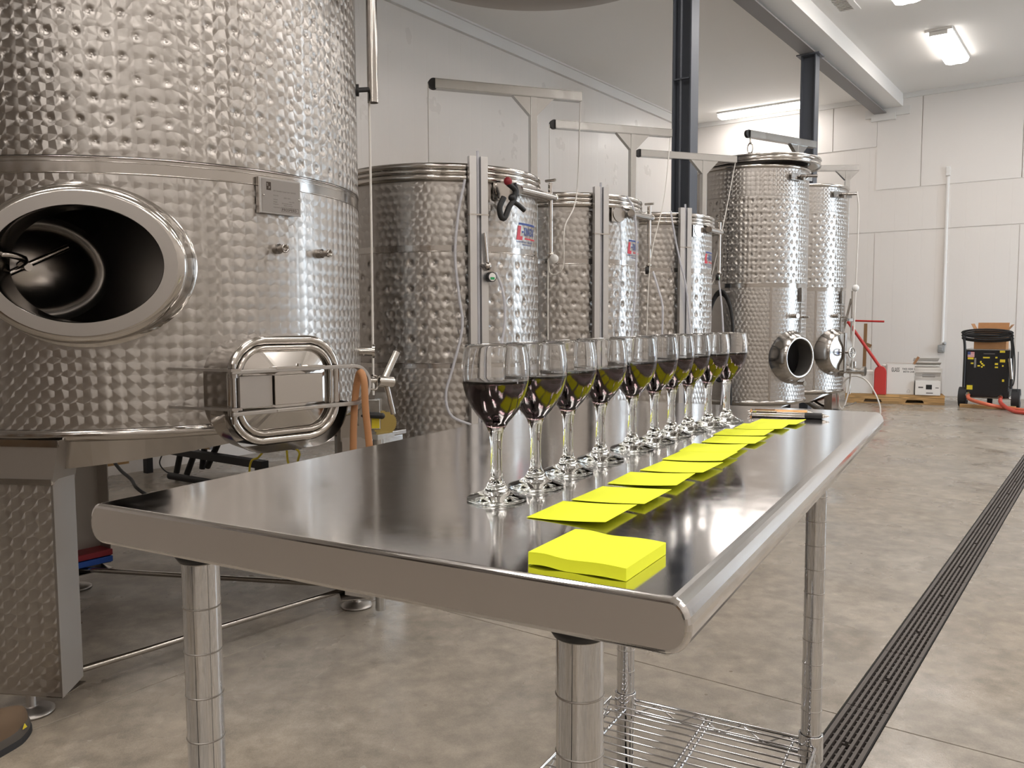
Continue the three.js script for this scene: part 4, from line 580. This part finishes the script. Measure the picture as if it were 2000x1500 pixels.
// ---------------------------------------------------------------- pallet with cartons at the far wall
const PT = 14.3, PX = -3.02, PZ = 11.875, pc = Math.cos(rad(PT)), ps = Math.sin(rad(PT));
const onPallet = (x, z, y) => [PX + x * pc - z * ps, y, PZ + x * ps + z * pc], PH = 0.128;
const pallet = thing('pallet', 'wooden pallet loaded with white cartons', 'pallet', onPallet(0, 0, 0), PT);
for (let i = 0; i < 7; i++) part('deck_board', box(1.21, 0.017, 0.095, 0.605, PH - 0.0085, -0.0475 - i * 0.152, 0.002), M.wood, pallet);
for (const z of [0.02, 0.5, 0.99]) part('stringer', (() => { const s = new THREE.Shape(); s.moveTo(0, 0.017); s.lineTo(0.23, 0.017); s.lineTo(0.25, 0.06); s.lineTo(0.44, 0.06); s.lineTo(0.46, 0.017); s.lineTo(0.74, 0.017); s.lineTo(0.76, 0.06); s.lineTo(0.95, 0.06); s.lineTo(0.97, 0.017); s.lineTo(1.21, 0.017); s.lineTo(1.21, PH - 0.017); s.lineTo(0, PH - 0.017); return new THREE.ExtrudeGeometry(s, { depth: 0.038, bevelEnabled: false }).translate(0, 0, -z - 0.019); })(), M.wood, pallet);
for (const z of [0.0475, 0.5, 0.965]) part('bottom_board', box(1.21, 0.017, 0.095, 0.605, 0.0085, -z), M.wood, pallet);
const cartonTex = (draw) => S({ map: canvasTex(256, 256, (g, w, h) => { g.fillStyle = '#d8d3cd'; g.fillRect(0, 0, w, h); draw(g, w, h); }), roughness: 0.75 });
function carton(label, x, z, w, h, d, turn, build) { const c = thing('carton', label, 'box', onPallet(x, z, PH + 0.001), PT + turn, 'cartons on the pallet'); build(c, w, h, d); return c; }
const closed = (c, w, h, d) => { part('body', box(w, h, d, w / 2, h / 2, -d / 2, 0.004), M.carton, c); part('tape', box(w * 1.002, 0.001, 0.05, w / 2, h + 0.0006, -d / 2), S({ color: lin(0.62, 0.58, 0.52), roughness: 0.4 }), c); };
carton('closed white carton beside the red scoop, at the tank end of the pallet', 0.005, 0.02, 0.335, 0.30, 0.33, 0, (c, w, h, d) => { closed(c, w, h - 0.03, d); part('lid', box(w + 0.012, 0.045, d + 0.012, w / 2, h - 0.02, -d / 2, 0.003), M.carton, c); });
const flap = (w, l, ang) => box(w, 0.004, l, 0, 0, l / 2).rotateX(ang);
carton('open white carton with GLASS printed on it', 0.51, 0.02, 0.335, 0.40, 0.33, 0, (c, w, h, d) => {
  part('body', merge([box(w, h, 0.004, w / 2, h / 2, -0.002), box(w, h, 0.004, w / 2, h / 2, -d + 0.002), box(0.004, h, d, 0.002, h / 2, -d / 2), box(0.004, h, d, w - 0.002, h / 2, -d / 2), box(w, 0.004, d, w / 2, 0.003, -d / 2)]), M.carton, c);
  part('printing', new THREE.PlaneGeometry(w * 0.98, h * 0.98).translate(w / 2, h / 2, 0.0012), cartonTex((g) => { g.fillStyle = '#2b2825'; g.font = 'bold 50px sans-serif'; g.save(); g.translate(40, 62); g.scale(0.52, 1); g.fillText('GLASS', 0, 0); g.restore(); g.font = 'bold 22px sans-serif'; g.fillText('THIS SIDE UP', 142, 44); g.fillText('WITH CARE', 150, 68); g.font = '18px sans-serif'; g.strokeStyle = '#2b2825'; g.beginPath(); g.arc(206, 226, 11, Math.PI, 0); g.lineTo(222, 238); g.lineTo(190, 238); g.closePath(); g.stroke(); }), c, 'printed front with the word GLASS');
  part('flap', flap(w, 0.10, 0.15).rotateY(Math.PI).translate(w / 2, h, -d), M.card, c, 'raised brown flap'); part('flap', flap(d, 0.11, -1.05).rotateY(Math.PI / 2).translate(w, h, -d / 2), M.card, c, 'raised brown flap');
});
carton('small white carton with black window and lifted flap', 0.855, -0.02, 0.30, 0.185, 0.26, 0, (c, w, h, d) => {
  part('body', box(w, h, d, w / 2, h / 2, -d / 2, 0.004), M.carton, c); part('printing', new THREE.PlaneGeometry(w * 0.98, h * 0.96).translate(w / 2, h / 2, 0.001), cartonTex((g) => { g.fillStyle = '#1c1a19'; g.fillRect(108, 60, 62, 90); g.fillStyle = '#55504b'; g.fillRect(112, 210, 70, 18); g.fillRect(30, 100, 50, 26); g.fillRect(206, 110, 34, 16); }), c, 'printed end with black window');
  part('flap', flap(w, 0.13, -0.55).translate(w / 2, h + 0.055, -0.11), M.carton, c); part('flap_print', flap(w * 0.5, 0.05, -0.55).translate(w / 2 + 0.01, h + 0.0495, -0.065), S({ color: lin(0.45, 0.43, 0.41), roughness: 0.7 }), c);
});
carton('white carton with flaps ajar behind the small windowed carton', 0.86, 0.30, 0.34, 0.34, 0.34, 0, (c, w, h, d) => { closed(c, w, h, d); part('flap', flap(w, 0.2, -0.22).translate(w / 2, h + 0.03, -0.32), M.carton, c); part('marking', box(0.08, 0.02, 0.001, 0.05, h * 0.75, 0.001), M.black, c); });
carton('white carton at the back corner of the pallet', 0.88, 0.66, 0.32, 0.36, 0.32, 0, (c, w, h, d) => { closed(c, w, h, d); part('flap', flap(w, 0.2, -0.28).translate(w / 2, h + 0.045, -0.25), M.carton, c); });
carton('white carton standing behind the open GLASS carton', 0.48, 0.42, 0.36, 0.36, 0.4, 0, closed);
{ const p = onPallet(0.387, 0.05, PH + 0.001), s = thing('red_scoop', 'red plastic scoop standing on the pallet, its long handle with a cross grip', 'scoop', p, PT);
  part('blade', (() => { const q = new THREE.Shape(); q.moveTo(-0.005, 0); q.lineTo(0.13, 0); q.lineTo(0.13, 0.28); q.quadraticCurveTo(0.13, 0.36, 0.062, 0.37); q.quadraticCurveTo(-0.005, 0.36, -0.005, 0.28); q.lineTo(-0.005, 0); return new THREE.ExtrudeGeometry(q, { depth: 0.06, bevelEnabled: true, bevelSize: 0.008, bevelThickness: 0.008, bevelSegments: 2 }).translate(-0.02, 0, 0); })(), M.red, s);
  const o = V(...p.map((v, i) => (i === 2 ? -v : v))), toL = (u, v) => onZ(u, v, 11.85).sub(o).applyAxisAngle(V(0, 1, 0), -rad(PT)); const a = toL(1718, 716), b = toL(1656, 628);
  part('shaft', rod(a, b, 0.02), M.red, s); part('cross_grip', rod(toL(1654, 626), toL(1727, 628), 0.013), M.red, s); part('socket', sphere(0.03, b.x, b.y, b.z), M.red, s); }
{ const a = onZ(1683, 632, 12.9), b = onZ(1686, 712, 12.9); const w = thing('wooden_stake', 'brown wooden stake leaning behind the cartons', 'stake', [b.x, 0, 12.95]); part('board', box(0.045, a.y, 0.02, 0, a.y / 2, 0).rotateX(-0.03), M.woodDark, w); part('block', box(0.07, 0.05, 0.03, 0.04, 0.72, 0.0).rotateZ(-0.4).translate(-0.26, 0.1, 0), M.woodDark, w); }

// ---------------------------------------------------------------- black machine on wheels, its hoses
{
  const mx = -1.385, mz = 12.15, m = thing('pump_machine', 'black wheeled machine with yellow stickers and coiled cable', 'machine', [mx, 0, mz]);
  const at = (u, v) => onZ(u, v, mz).sub(V(mx, 0, -mz)), x0 = at(1886, 700).x, x1 = at(1972, 700).x, y1 = at(1925, 684).y, y0 = at(1925, 776).y, wd = x1 - x0, xc = (x0 + x1) / 2;
  part('cabinet', box(wd, y1 - y0, 0.5, xc, (y0 + y1) / 2, -0.26, 0.008), M.black, m); part('front_panel', box(wd - 0.02, y1 - y0 - 0.02, 0.004, xc, (y0 + y1) / 2, -0.008), M.blackShiny, m); part('top_plate', box(wd + 0.01, 0.012, 0.52, xc, y1 + 0.006, -0.26), M.galv, m);
  const sticker = (u0, v0, u1, v1, mat = M.yellow, lab) => { const p = at(u0, v0), q = at(u1, v1); part('sticker', box(Math.abs(q.x - p.x), Math.abs(p.y - q.y), 0.0012, (p.x + q.x) / 2, (p.y + q.y) / 2, -0.0052), mat, m, lab); };
  for (const [a, b, c, d] of [[1890, 698, 1901.5, 702], [1896, 708, 1901, 711], [1914, 705, 1917, 709], [1916, 709, 1920, 712], [1909, 713, 1914, 716], [1919, 712, 1923, 715], [1916, 715, 1919, 718], [1920, 697, 1933, 700], [1944, 697, 1948, 700], [1953, 702, 1963, 708], [1943, 709, 1949, 713], [1943, 716, 1949, 719], [1957, 713, 1960, 716.5], [1957, 741, 1961, 746], [1888, 752, 1899, 761], [1953, 684, 1963, 689]]) sticker(a, b, c, d, M.yellow, 'yellow sticker');
  { const p = at(1890, 687), q = at(1903, 698), g = new THREE.PlaneGeometry(q.x - p.x, p.y - q.y).translate((p.x + q.x) / 2, (p.y + q.y) / 2, -0.0044); part('flag_sticker', g, S({ map: canvasTex(96, 80, (c) => { for (let i = 0; i < 9; i++) { c.fillStyle = i % 2 ? '#e8e4e0' : '#b3263a'; c.fillRect(0, i * 9, 96, 9); } c.fillStyle = '#2a3a78'; c.fillRect(0, 0, 42, 44); c.fillStyle = '#fff'; for (let i = 0; i < 4; i++) for (let j = 0; j < 3; j++) c.fillRect(4 + i * 10, 5 + j * 14, 3, 3); }), roughness: 0.5 }), m, 'flag sticker'); }
  sticker(1903, 699, 1906, 718, M.galv, 'metal latch bar'); sticker(1921, 690, 1943, 692, S({ color: lin(0.12, 0.11, 0.10), roughness: 0.6 }), 'grey lettering strip');
  for (const u of [1882.5, 1975]) { const b = at(u, 745), tp = at(u, 655); part('push_bar', tube([V(b.x, y0 + 0.12, 0.01), V(b.x, y1, 0.01), V(tp.x, tp.y, 0.0), V(tp.x, tp.y + 0.03, -0.1)], 0.016, 40, 12), M.black, m); }
  { const a = at(1882, 654), b = at(1976, 656); part('handle_bar', rod(V(a.x, a.y, 0), V(b.x, b.y, 0), 0.014), M.black, m);
    for (let k = 0; k < 7; k++) { const pts = []; for (let i = 0; i < 20; i++) { const t = 2 * Math.PI * i / 20; pts.push(V((a.x + b.x) / 2 + (0.285 - 0.01 * (k % 3)) * Math.cos(t), a.y + 0.03 - 0.012 * k + (0.045 + 0.008 * (k % 2)) * Math.sin(t), 0.03 + 0.03 * Math.sin(t + k) - 0.01 * k)); } part('cable', tube(pts, 0.009, 80, 8, true), M.rubber, m, 'coiled black cable'); } }
  { const b0 = at(1970, 700), b1 = at(1973, 740); part('filter_tube', rod(V(b0.x + 0.015, b0.y, 0.02), V(b1.x + 0.015, b1.y, 0.02), 0.022), M.satin, m); part('side_hose', tube([V(x1 + 0.02, 0.95, 0.02), V(x1 + 0.06, 0.6, 0.02), V(x1 + 0.055, 0.32, 0.02), V(x1 + 0.0, 0.28, 0.02)], 0.007, 30), M.rubber, m); part('chain', tube([V(x1 + 0.09, 0.72, 0), V(x1 + 0.095, 0.4, 0), V(x1 + 0.1, 0.12, 0)], 0.004, 12), M.black, m); }
  for (const [u, v] of [[1879, 773], [1983, 778]]) { const p = at(u, v); const w = part('wheel', rod(V(p.x - 0.045, 0.125, -0.08), V(p.x + 0.045, 0.125, -0.08), 0.125, 40), M.rubber, m); part('hub', rod(V(p.x - 0.05, 0.125, -0.08), V(p.x + 0.05, 0.125, -0.08), 0.05, 24), M.galv, w); }
  part('axle', rod(V(at(1879, 773).x, 0.125, -0.08), V(at(1983, 778).x, 0.125, -0.08), 0.012), M.galv, m); part('rear_foot', box(0.06, y0, 0.05, xc, y0 / 2, -0.42), M.black, m);
  for (const [u, v] of [[1892, 769], [1955, 774]]) { const p = at(u, v); part('hose_coupling', merge([rod(V(p.x, p.y, -0.03), V(p.x, p.y, 0.05), 0.022), rod(V(p.x, p.y, 0.05), V(p.x, p.y - 0.01, 0.075), 0.028)]), M.polished, m); }
  const cb = thing('carton', 'brown cardboard box with open flaps on top of the black machine', 'box', [mx + at(1932, 660).x, y1 + 0.0125, mz + 0.24]), w = at(1970, 660).x - at(1907, 660).x, h = at(1930, 644).y - y1;
  part('body', merge([box(w, h - 0.02, 0.004, 0, (h - 0.02) / 2, 0.15), box(w, h - 0.02, 0.004, 0, (h - 0.02) / 2, -0.15), box(0.004, h - 0.02, 0.3, -w / 2, (h - 0.02) / 2, 0), box(0.004, h - 0.02, 0.3, w / 2, (h - 0.02) / 2, 0), box(w, 0.004, 0.3, 0, 0.002, 0)]), M.card, cb); part('flap', flap(w, 0.1, -1.2).rotateY(Math.PI).translate(0, h - 0.02, -0.15), M.card, cb); part('flap', flap(0.3, 0.09, -0.9).rotateY(Math.PI / 2).translate(w / 2, h - 0.02, 0), M.card, cb); part('flap', flap(0.3, 0.09, -1.1).rotateY(-Math.PI / 2).translate(-w / 2, h - 0.02, 0), M.card, cb);
  const W0 = V(mx, 0, -mz), fl = (u, v, y) => onY(u, v, y).sub(W0);
  const h1 = thing('red_hose', 'orange hose from the black machine coupling below the flag sticker', 'hose', [mx, 0, mz]); { const p = at(1892, 770); part('hose', tube([V(p.x, p.y - 0.01, 0.06), V(p.x + 0.03, p.y - 0.05, 0.13), fl(1925, 789, 0.075), fl(1960, 796, 0.03), fl(2000, 801, 0.025), V(1.2, 0.025, 0.7), V(2.2, 0.025, 0.4)], 0.0225, 80, 14), M.orangeHose, h1); }
  const h2 = thing('red_hose', 'deep red hose from the black machine coupling away from the pallet', 'hose', [mx, 0, mz]); { const p = at(1955, 776); part('hose', tube([V(p.x, p.y - 0.01, 0.06), V(p.x + 0.01, p.y - 0.06, 0.10), fl(1966, 796, 0.05), fl(1980, 803, 0.025), fl(2000, 806, 0.025), V(1.2, 0.025, 1.0), V(2.2, 0.025, 0.9)], 0.0225, 80, 14), M.redHose, h2); }
  const pl = onY(1930, 797, 0.0); solo('timber', 'short length of pale timber on the floor beneath the machine', 'timber', box(0.62, 0.045, 0.06, 0, 0.0225, 0, 0.003), M.wood, [pl.x, 0, 12.045], 0.5);
}
// conduit and outlet on the far wall
{ const a = onZ(1852, 322, ZF), b = onZ(1841, 672, ZF), c = thing('wall_conduit', 'white painted conduit running down the far wall to a grey outlet box', 'conduit', [b.x, 0, ZF - 0.03]); const o = V(b.x, 0, -ZF + 0.03);
  const L = (u, v) => onZ(u, v, ZF - 0.035).sub(o); const p = [L(1852, 345), L(1851, 440), L(1848, 510), L(1845, 600), L(1842, 672)].map((v) => V(0, v.y, 0)); part('pipe', rod(V(0, p[0].y, 0), V(0, p[4].y, 0), 0.022), M.conduit, c); part('pull_box', box(0.055, 0.13, 0.05, 0, L(1852, 334).y, 0, 0.006), M.conduit, c); for (const [u, v] of [[1851, 364], [1847, 486], [1846, 512]]) part('coupling', rod(V(0, L(u, v).y - 0.015, 0), V(0, L(u, v).y + 0.015, 0), 0.027), M.conduit, c); part('outlet_box', box(0.085, 0.11, 0.06, -0.01, L(1840, 681).y, 0.01, 0.008), M.boxGrey, c, 'grey outlet box'); part('outlet_cover', box(0.05, 0.06, 0.02, -0.01, L(1840, 681).y, 0.04, 0.008), M.boxGrey, c); part('elbow', sphere(0.026, 0.03, L(1846, 671).y, 0.02), M.boxGrey, c); }

// ---------------------------------------------------------------- under and behind the big tank
{ const c = thing('black_stand', 'black metal stand with motor on the floor behind the big tank', 'stand', [-5.2, 0, 3.5]); const B = V(-5.2, 0, -3.5), at = (u, v, Z = 3.55) => onZ(u, v, Z).sub(B);
  part('motor', rod(V(-0.2, 0.42, -0.1), V(0.35, 0.42, -0.1), 0.12, 28), M.black, c); part('base_frame', merge([box(1.5, 0.05, 0.06, -0.1, 0.20, 0.02), box(1.2, 0.05, 0.06, 0.0, 0.28, -0.3)]), M.black, c);
  for (const [u0, v0, u1, v1] of [[355, 872, 345, 925], [385, 872, 365, 928], [400, 868, 395, 915], [425, 868, 405, 912]]) { const p = at(u0, v0), q = at(u1, v1); part('strut', rod(p, q.setY(Math.max(q.y, 0.02)), 0.022), M.black, c); }
  part('floor_bar', rod(V(-0.3, 0.04, 0.12), V(0.85, 0.03, 0.05), 0.025), M.black, c); part('wire_loop', tube([at(318, 885), at(312, 905), at(325, 925), at(345, 928)].map((v) => V(v.x, Math.max(v.y, 0.01), v.z)), 0.005, 30), M.black, c); part('panel', box(0.12, 0.1, 0.02, 0.12, 0.32, 0.1), M.galv, c); for (const x of [-0.75, 0.6]) part('leg', box(0.05, 0.2, 0.05, x, 0.1, 0.02), M.black, c); }
{ const p = onX(290, 893, -5.4); const s = thing('wooden_plank', 'long wooden plank on blocks along the side wall behind the big tank', 'plank', [-5.75, 0, 2.2]); part('plank', box(0.25, 0.04, 1.9, 0, 0.17, 0, 0.004), M.wood, s); part('block', box(0.2, 0.15, 0.2, 0, 0.075, 0.7), M.black, s); part('block', box(0.2, 0.15, 0.2, 0, 0.075, -0.7), M.black, s); }
{ const a = onY(222, 905, 0.35), b = onY(292, 966, 0.02), c = solo('power_cable', 'black cable slanting to the floor under the big tank', 'cable', tube([V(-4.6, 0.62, -2.35), onX(225, 905, -4.35), onX(255, 935, -4.2), onX(290, 968, -4.05), V(-3.9, 0.01, -2.75), V(-3.6, 0.008, -2.9)], 0.009, 50, 8), M.black, [0, 0, 0]); }
{ for (const [pts, lab] of [[[[522, 870], [505, 893], [488, 910]], 'yellow cord slanting under the drip lip of the big tank'], [[[560, 875], [562, 900], [568, 930]], 'yellow cord hanging straight beside the tan hose'], [[[574, 872], [585, 885], [580, 915]], 'yellow cord bowed beside the galvanised stand']]) solo('yellow_cord', lab, 'cord', tube([onZ(pts[0][0], 850, 3.0), ...pts.map(([u, v]) => onZ(u, v, 3.0)), onZ(pts[2][0] - 6, 960, 3.0).setY(0.006), onZ(pts[2][0] - 6, 960, 3.0).setY(0.006).add(V(-0.15, 0, 0.1))], 0.006, 40, 8), M.yellow, [0, 0, 0]); }
{ const s = thing('galvanised_stand', 'galvanised sheet box on the floor under the drain pipe of the big tank', 'stand', [-2.62, 0, 2.55]); part('box_body', box(0.22, 0.66, 0.2, 0, 0.33, 0, 0.006), M.galv, s); part('top_lip', box(0.24, 0.02, 0.22, 0, 0.67, 0, 0.004), M.satin, s); }
// tan hose slung over the strap of the rectangular door
{ const n = V(Math.sin(rad(97)), 0, -Math.cos(rad(97))), c0 = V(-2.9, 0, -1.74), at = (u, v, r) => { const p0 = c0.clone().addScaledVector(n, r), d = ray(u, v); return eye.clone().addScaledVector(d, p0.clone().sub(eye).dot(n) / d.dot(n)); };
  const a = at(690, 880, 0.905), b = at(722, 880, 0.955);
  solo('tan_hose', 'tan rubber hose slung over the door strap of the big tank', 'hose', tube([V(a.x, 0.50, a.z), V(a.x, 0.6, a.z), a, at(692, 800, 0.905), at(697, 750, 0.91), at(704, 727, 0.935), at(711, 745, 0.955), at(714, 800, 0.955), b, V(b.x, 0.6, b.z), V(b.x, 0.46, b.z)], 0.0115, 120, 12), M.tan, [0, 0, 0]); }
// the toe of a hiking shoe at the picture's edge
{ const tip = onY(50, 1424, 0.0), s = thing('hiking_shoe', 'worn brown hiking shoe with yellow triangle beside the front tank leg', 'shoe', [tip.x, 0, -tip.z], 0); s.rotation.y = rad(118);
  const prof = (t) => ({ w: 0.048 * Math.sqrt(Math.max(0, Math.min(1, t / 0.28))) ** 0.9 * (1 - 0.25 * Math.max(0, Math.min(1, (t - 0.35) / 0.3))) + (t > 0.7 ? 0.002 : 0), h: t < 0.45 ? 0.060 + 0.05 * Math.sqrt(Math.max(t, 0) / 0.45) : 0.110 + 0.06 * smooth(Math.min(1, (t - 0.45) / 0.35)) });
  const loft = (y0, y1f, k) => { const N = 24, K = 14, pos = [], idx = []; for (let i = 0; i <= N; i++) { const t = i / N, { w, h } = prof(t), W = Math.max(w * k, 0.003); for (let j = 0; j <= K; j++) { const a = Math.PI * j / K, hh = y1f(h); pos.push(-t * 0.30 + 0.004 * (k - 1) * 30 * (1 - t), y0 + (hh - y0) * Math.sin(a) ** 0.55, W * Math.cos(a)); } } for (let i = 0; i < N; i++) for (let j = 0; j < K; j++) { const a = i * (K + 1) + j, b = a + K + 1; idx.push(a, b, a + 1, b, b + 1, a + 1); } const g = new THREE.BufferGeometry(); g.setAttribute('position', new THREE.Float32BufferAttribute(pos, 3)); g.setIndex(idx); g.computeVertexNormals(); return g; };
  part('upper', loft(0.02, (h) => h, 1.0), S({ color: lin(0.13, 0.085, 0.05), roughness: 0.8 }), s, 'brown suede upper'); part('toe_cap', loft(0.018, (h) => Math.min(h * 0.62, 0.06), 1.06), S({ color: lin(0.075, 0.065, 0.055), roughness: 0.7 }), s, 'grey rubber toe rand'); part('sole', loft(0.0, () => 0.03, 1.1), M.rubber, s);
  const tri = new THREE.Shape(); tri.moveTo(0, 0); tri.lineTo(0.016, 0); tri.lineTo(0.008, 0.013); tri.lineTo(0, 0); part('badge', new THREE.ExtrudeGeometry(tri, { depth: 0.002, bevelEnabled: false }).translate(-0.075, 0.04, 0.0515), M.yellow, s, 'yellow triangle'); part('lace', tube([V(-0.13, 0.105, 0.03), V(-0.14, 0.117, 0), V(-0.13, 0.105, -0.03)], 0.003, 16), M.yellow, s); }

// ---------------------------------------------------------------- what the steel mirrors behind the camera: barrels on racks, drums by the door
{
  const oak = S({ color: lin(0.155, 0.085, 0.042), roughness: 0.65, bumpMap: rep(T.grain, 3), bumpScale: 0.002 }), head = S({ color: lin(0.20, 0.125, 0.065), roughness: 0.7 });
  const prof = []; for (let k = 0; k <= 12; k++) { const t = k / 12 * 2 - 1; prof.push([0.345 - 0.065 * t * t, t * 0.46]); }
  const body = lathe(prof, 40).rotateX(Math.PI / 2), hd = new THREE.CircleGeometry(0.275, 40), hoops = [-0.43, -0.33, -0.16, 0.16, 0.33, 0.43].map((z) => new THREE.TorusGeometry(0.347 - 0.065 * (z / 0.46) ** 2, 0.006, 6, 48).scale(1, 1, 3).translate(0, 0, z));
  let first;
  for (let row = 0; row < 3; row++) for (let k = 0; k < 6; k++) {
    const X = -3.3 + k * 0.78, pos = [X, 0.06 + row * 0.80, -3.75];
    if (!first) { first = thing('wine_barrel', 'oak wine barrel lying on a steel rack along the back wall', 'barrel', pos, 0, 'barrels on the racks'); part('staves', body, oak, first); part('head', hd.clone().translate(0, 0, -0.44), head, first); part('head', hd.clone().rotateY(Math.PI).translate(0, 0, 0.44), head, first); for (const h of hoops) part('hoop', h, M.galv, first); first.children.forEach((m) => m.position.set(0, 0.345, 0)); }
    else { const c = first.clone(); c.name = numbered('wine_barrel'); c.position.set(pos[0], pos[1], -pos[2]); scene.add(c); }
  }
  for (let row = 0; row < 3; row++) { const r = thing('barrel_rack', ['steel barrel rack on the floor along the back wall', 'steel barrel rack carrying the middle row of barrels', 'steel barrel rack carrying the top row of barrels'][row], 'rack', [-3.75, row * 0.80, -3.75]); for (const z of [-0.3, 0.3]) part('rail', box(4.8, 0.05, 0.05, 2.4, 0.027, z), M.black, r); for (let k = 0; k <= 6; k += 2) part('upright', box(0.04, 0.8, 0.04, 0.06 + k * 0.78, row === 2 ? 0.4 : 0.4, -0.47), M.black, r); }
  const drum = lathe([[0, 0], [0.28, 0], [0.29, 0.02], [0.285, 0.3], [0.295, 0.31], [0.285, 0.32], [0.285, 0.6], [0.295, 0.61], [0.285, 0.62], [0.28, 0.88], [0.25, 0.90], [0, 0.89]], 48);
  solo('plastic_drum', 'blue plastic drum beside the open door', 'drum', drum, M.blue, [3.75, 0, 9.6]);
}
renderer.render(scene, camera);
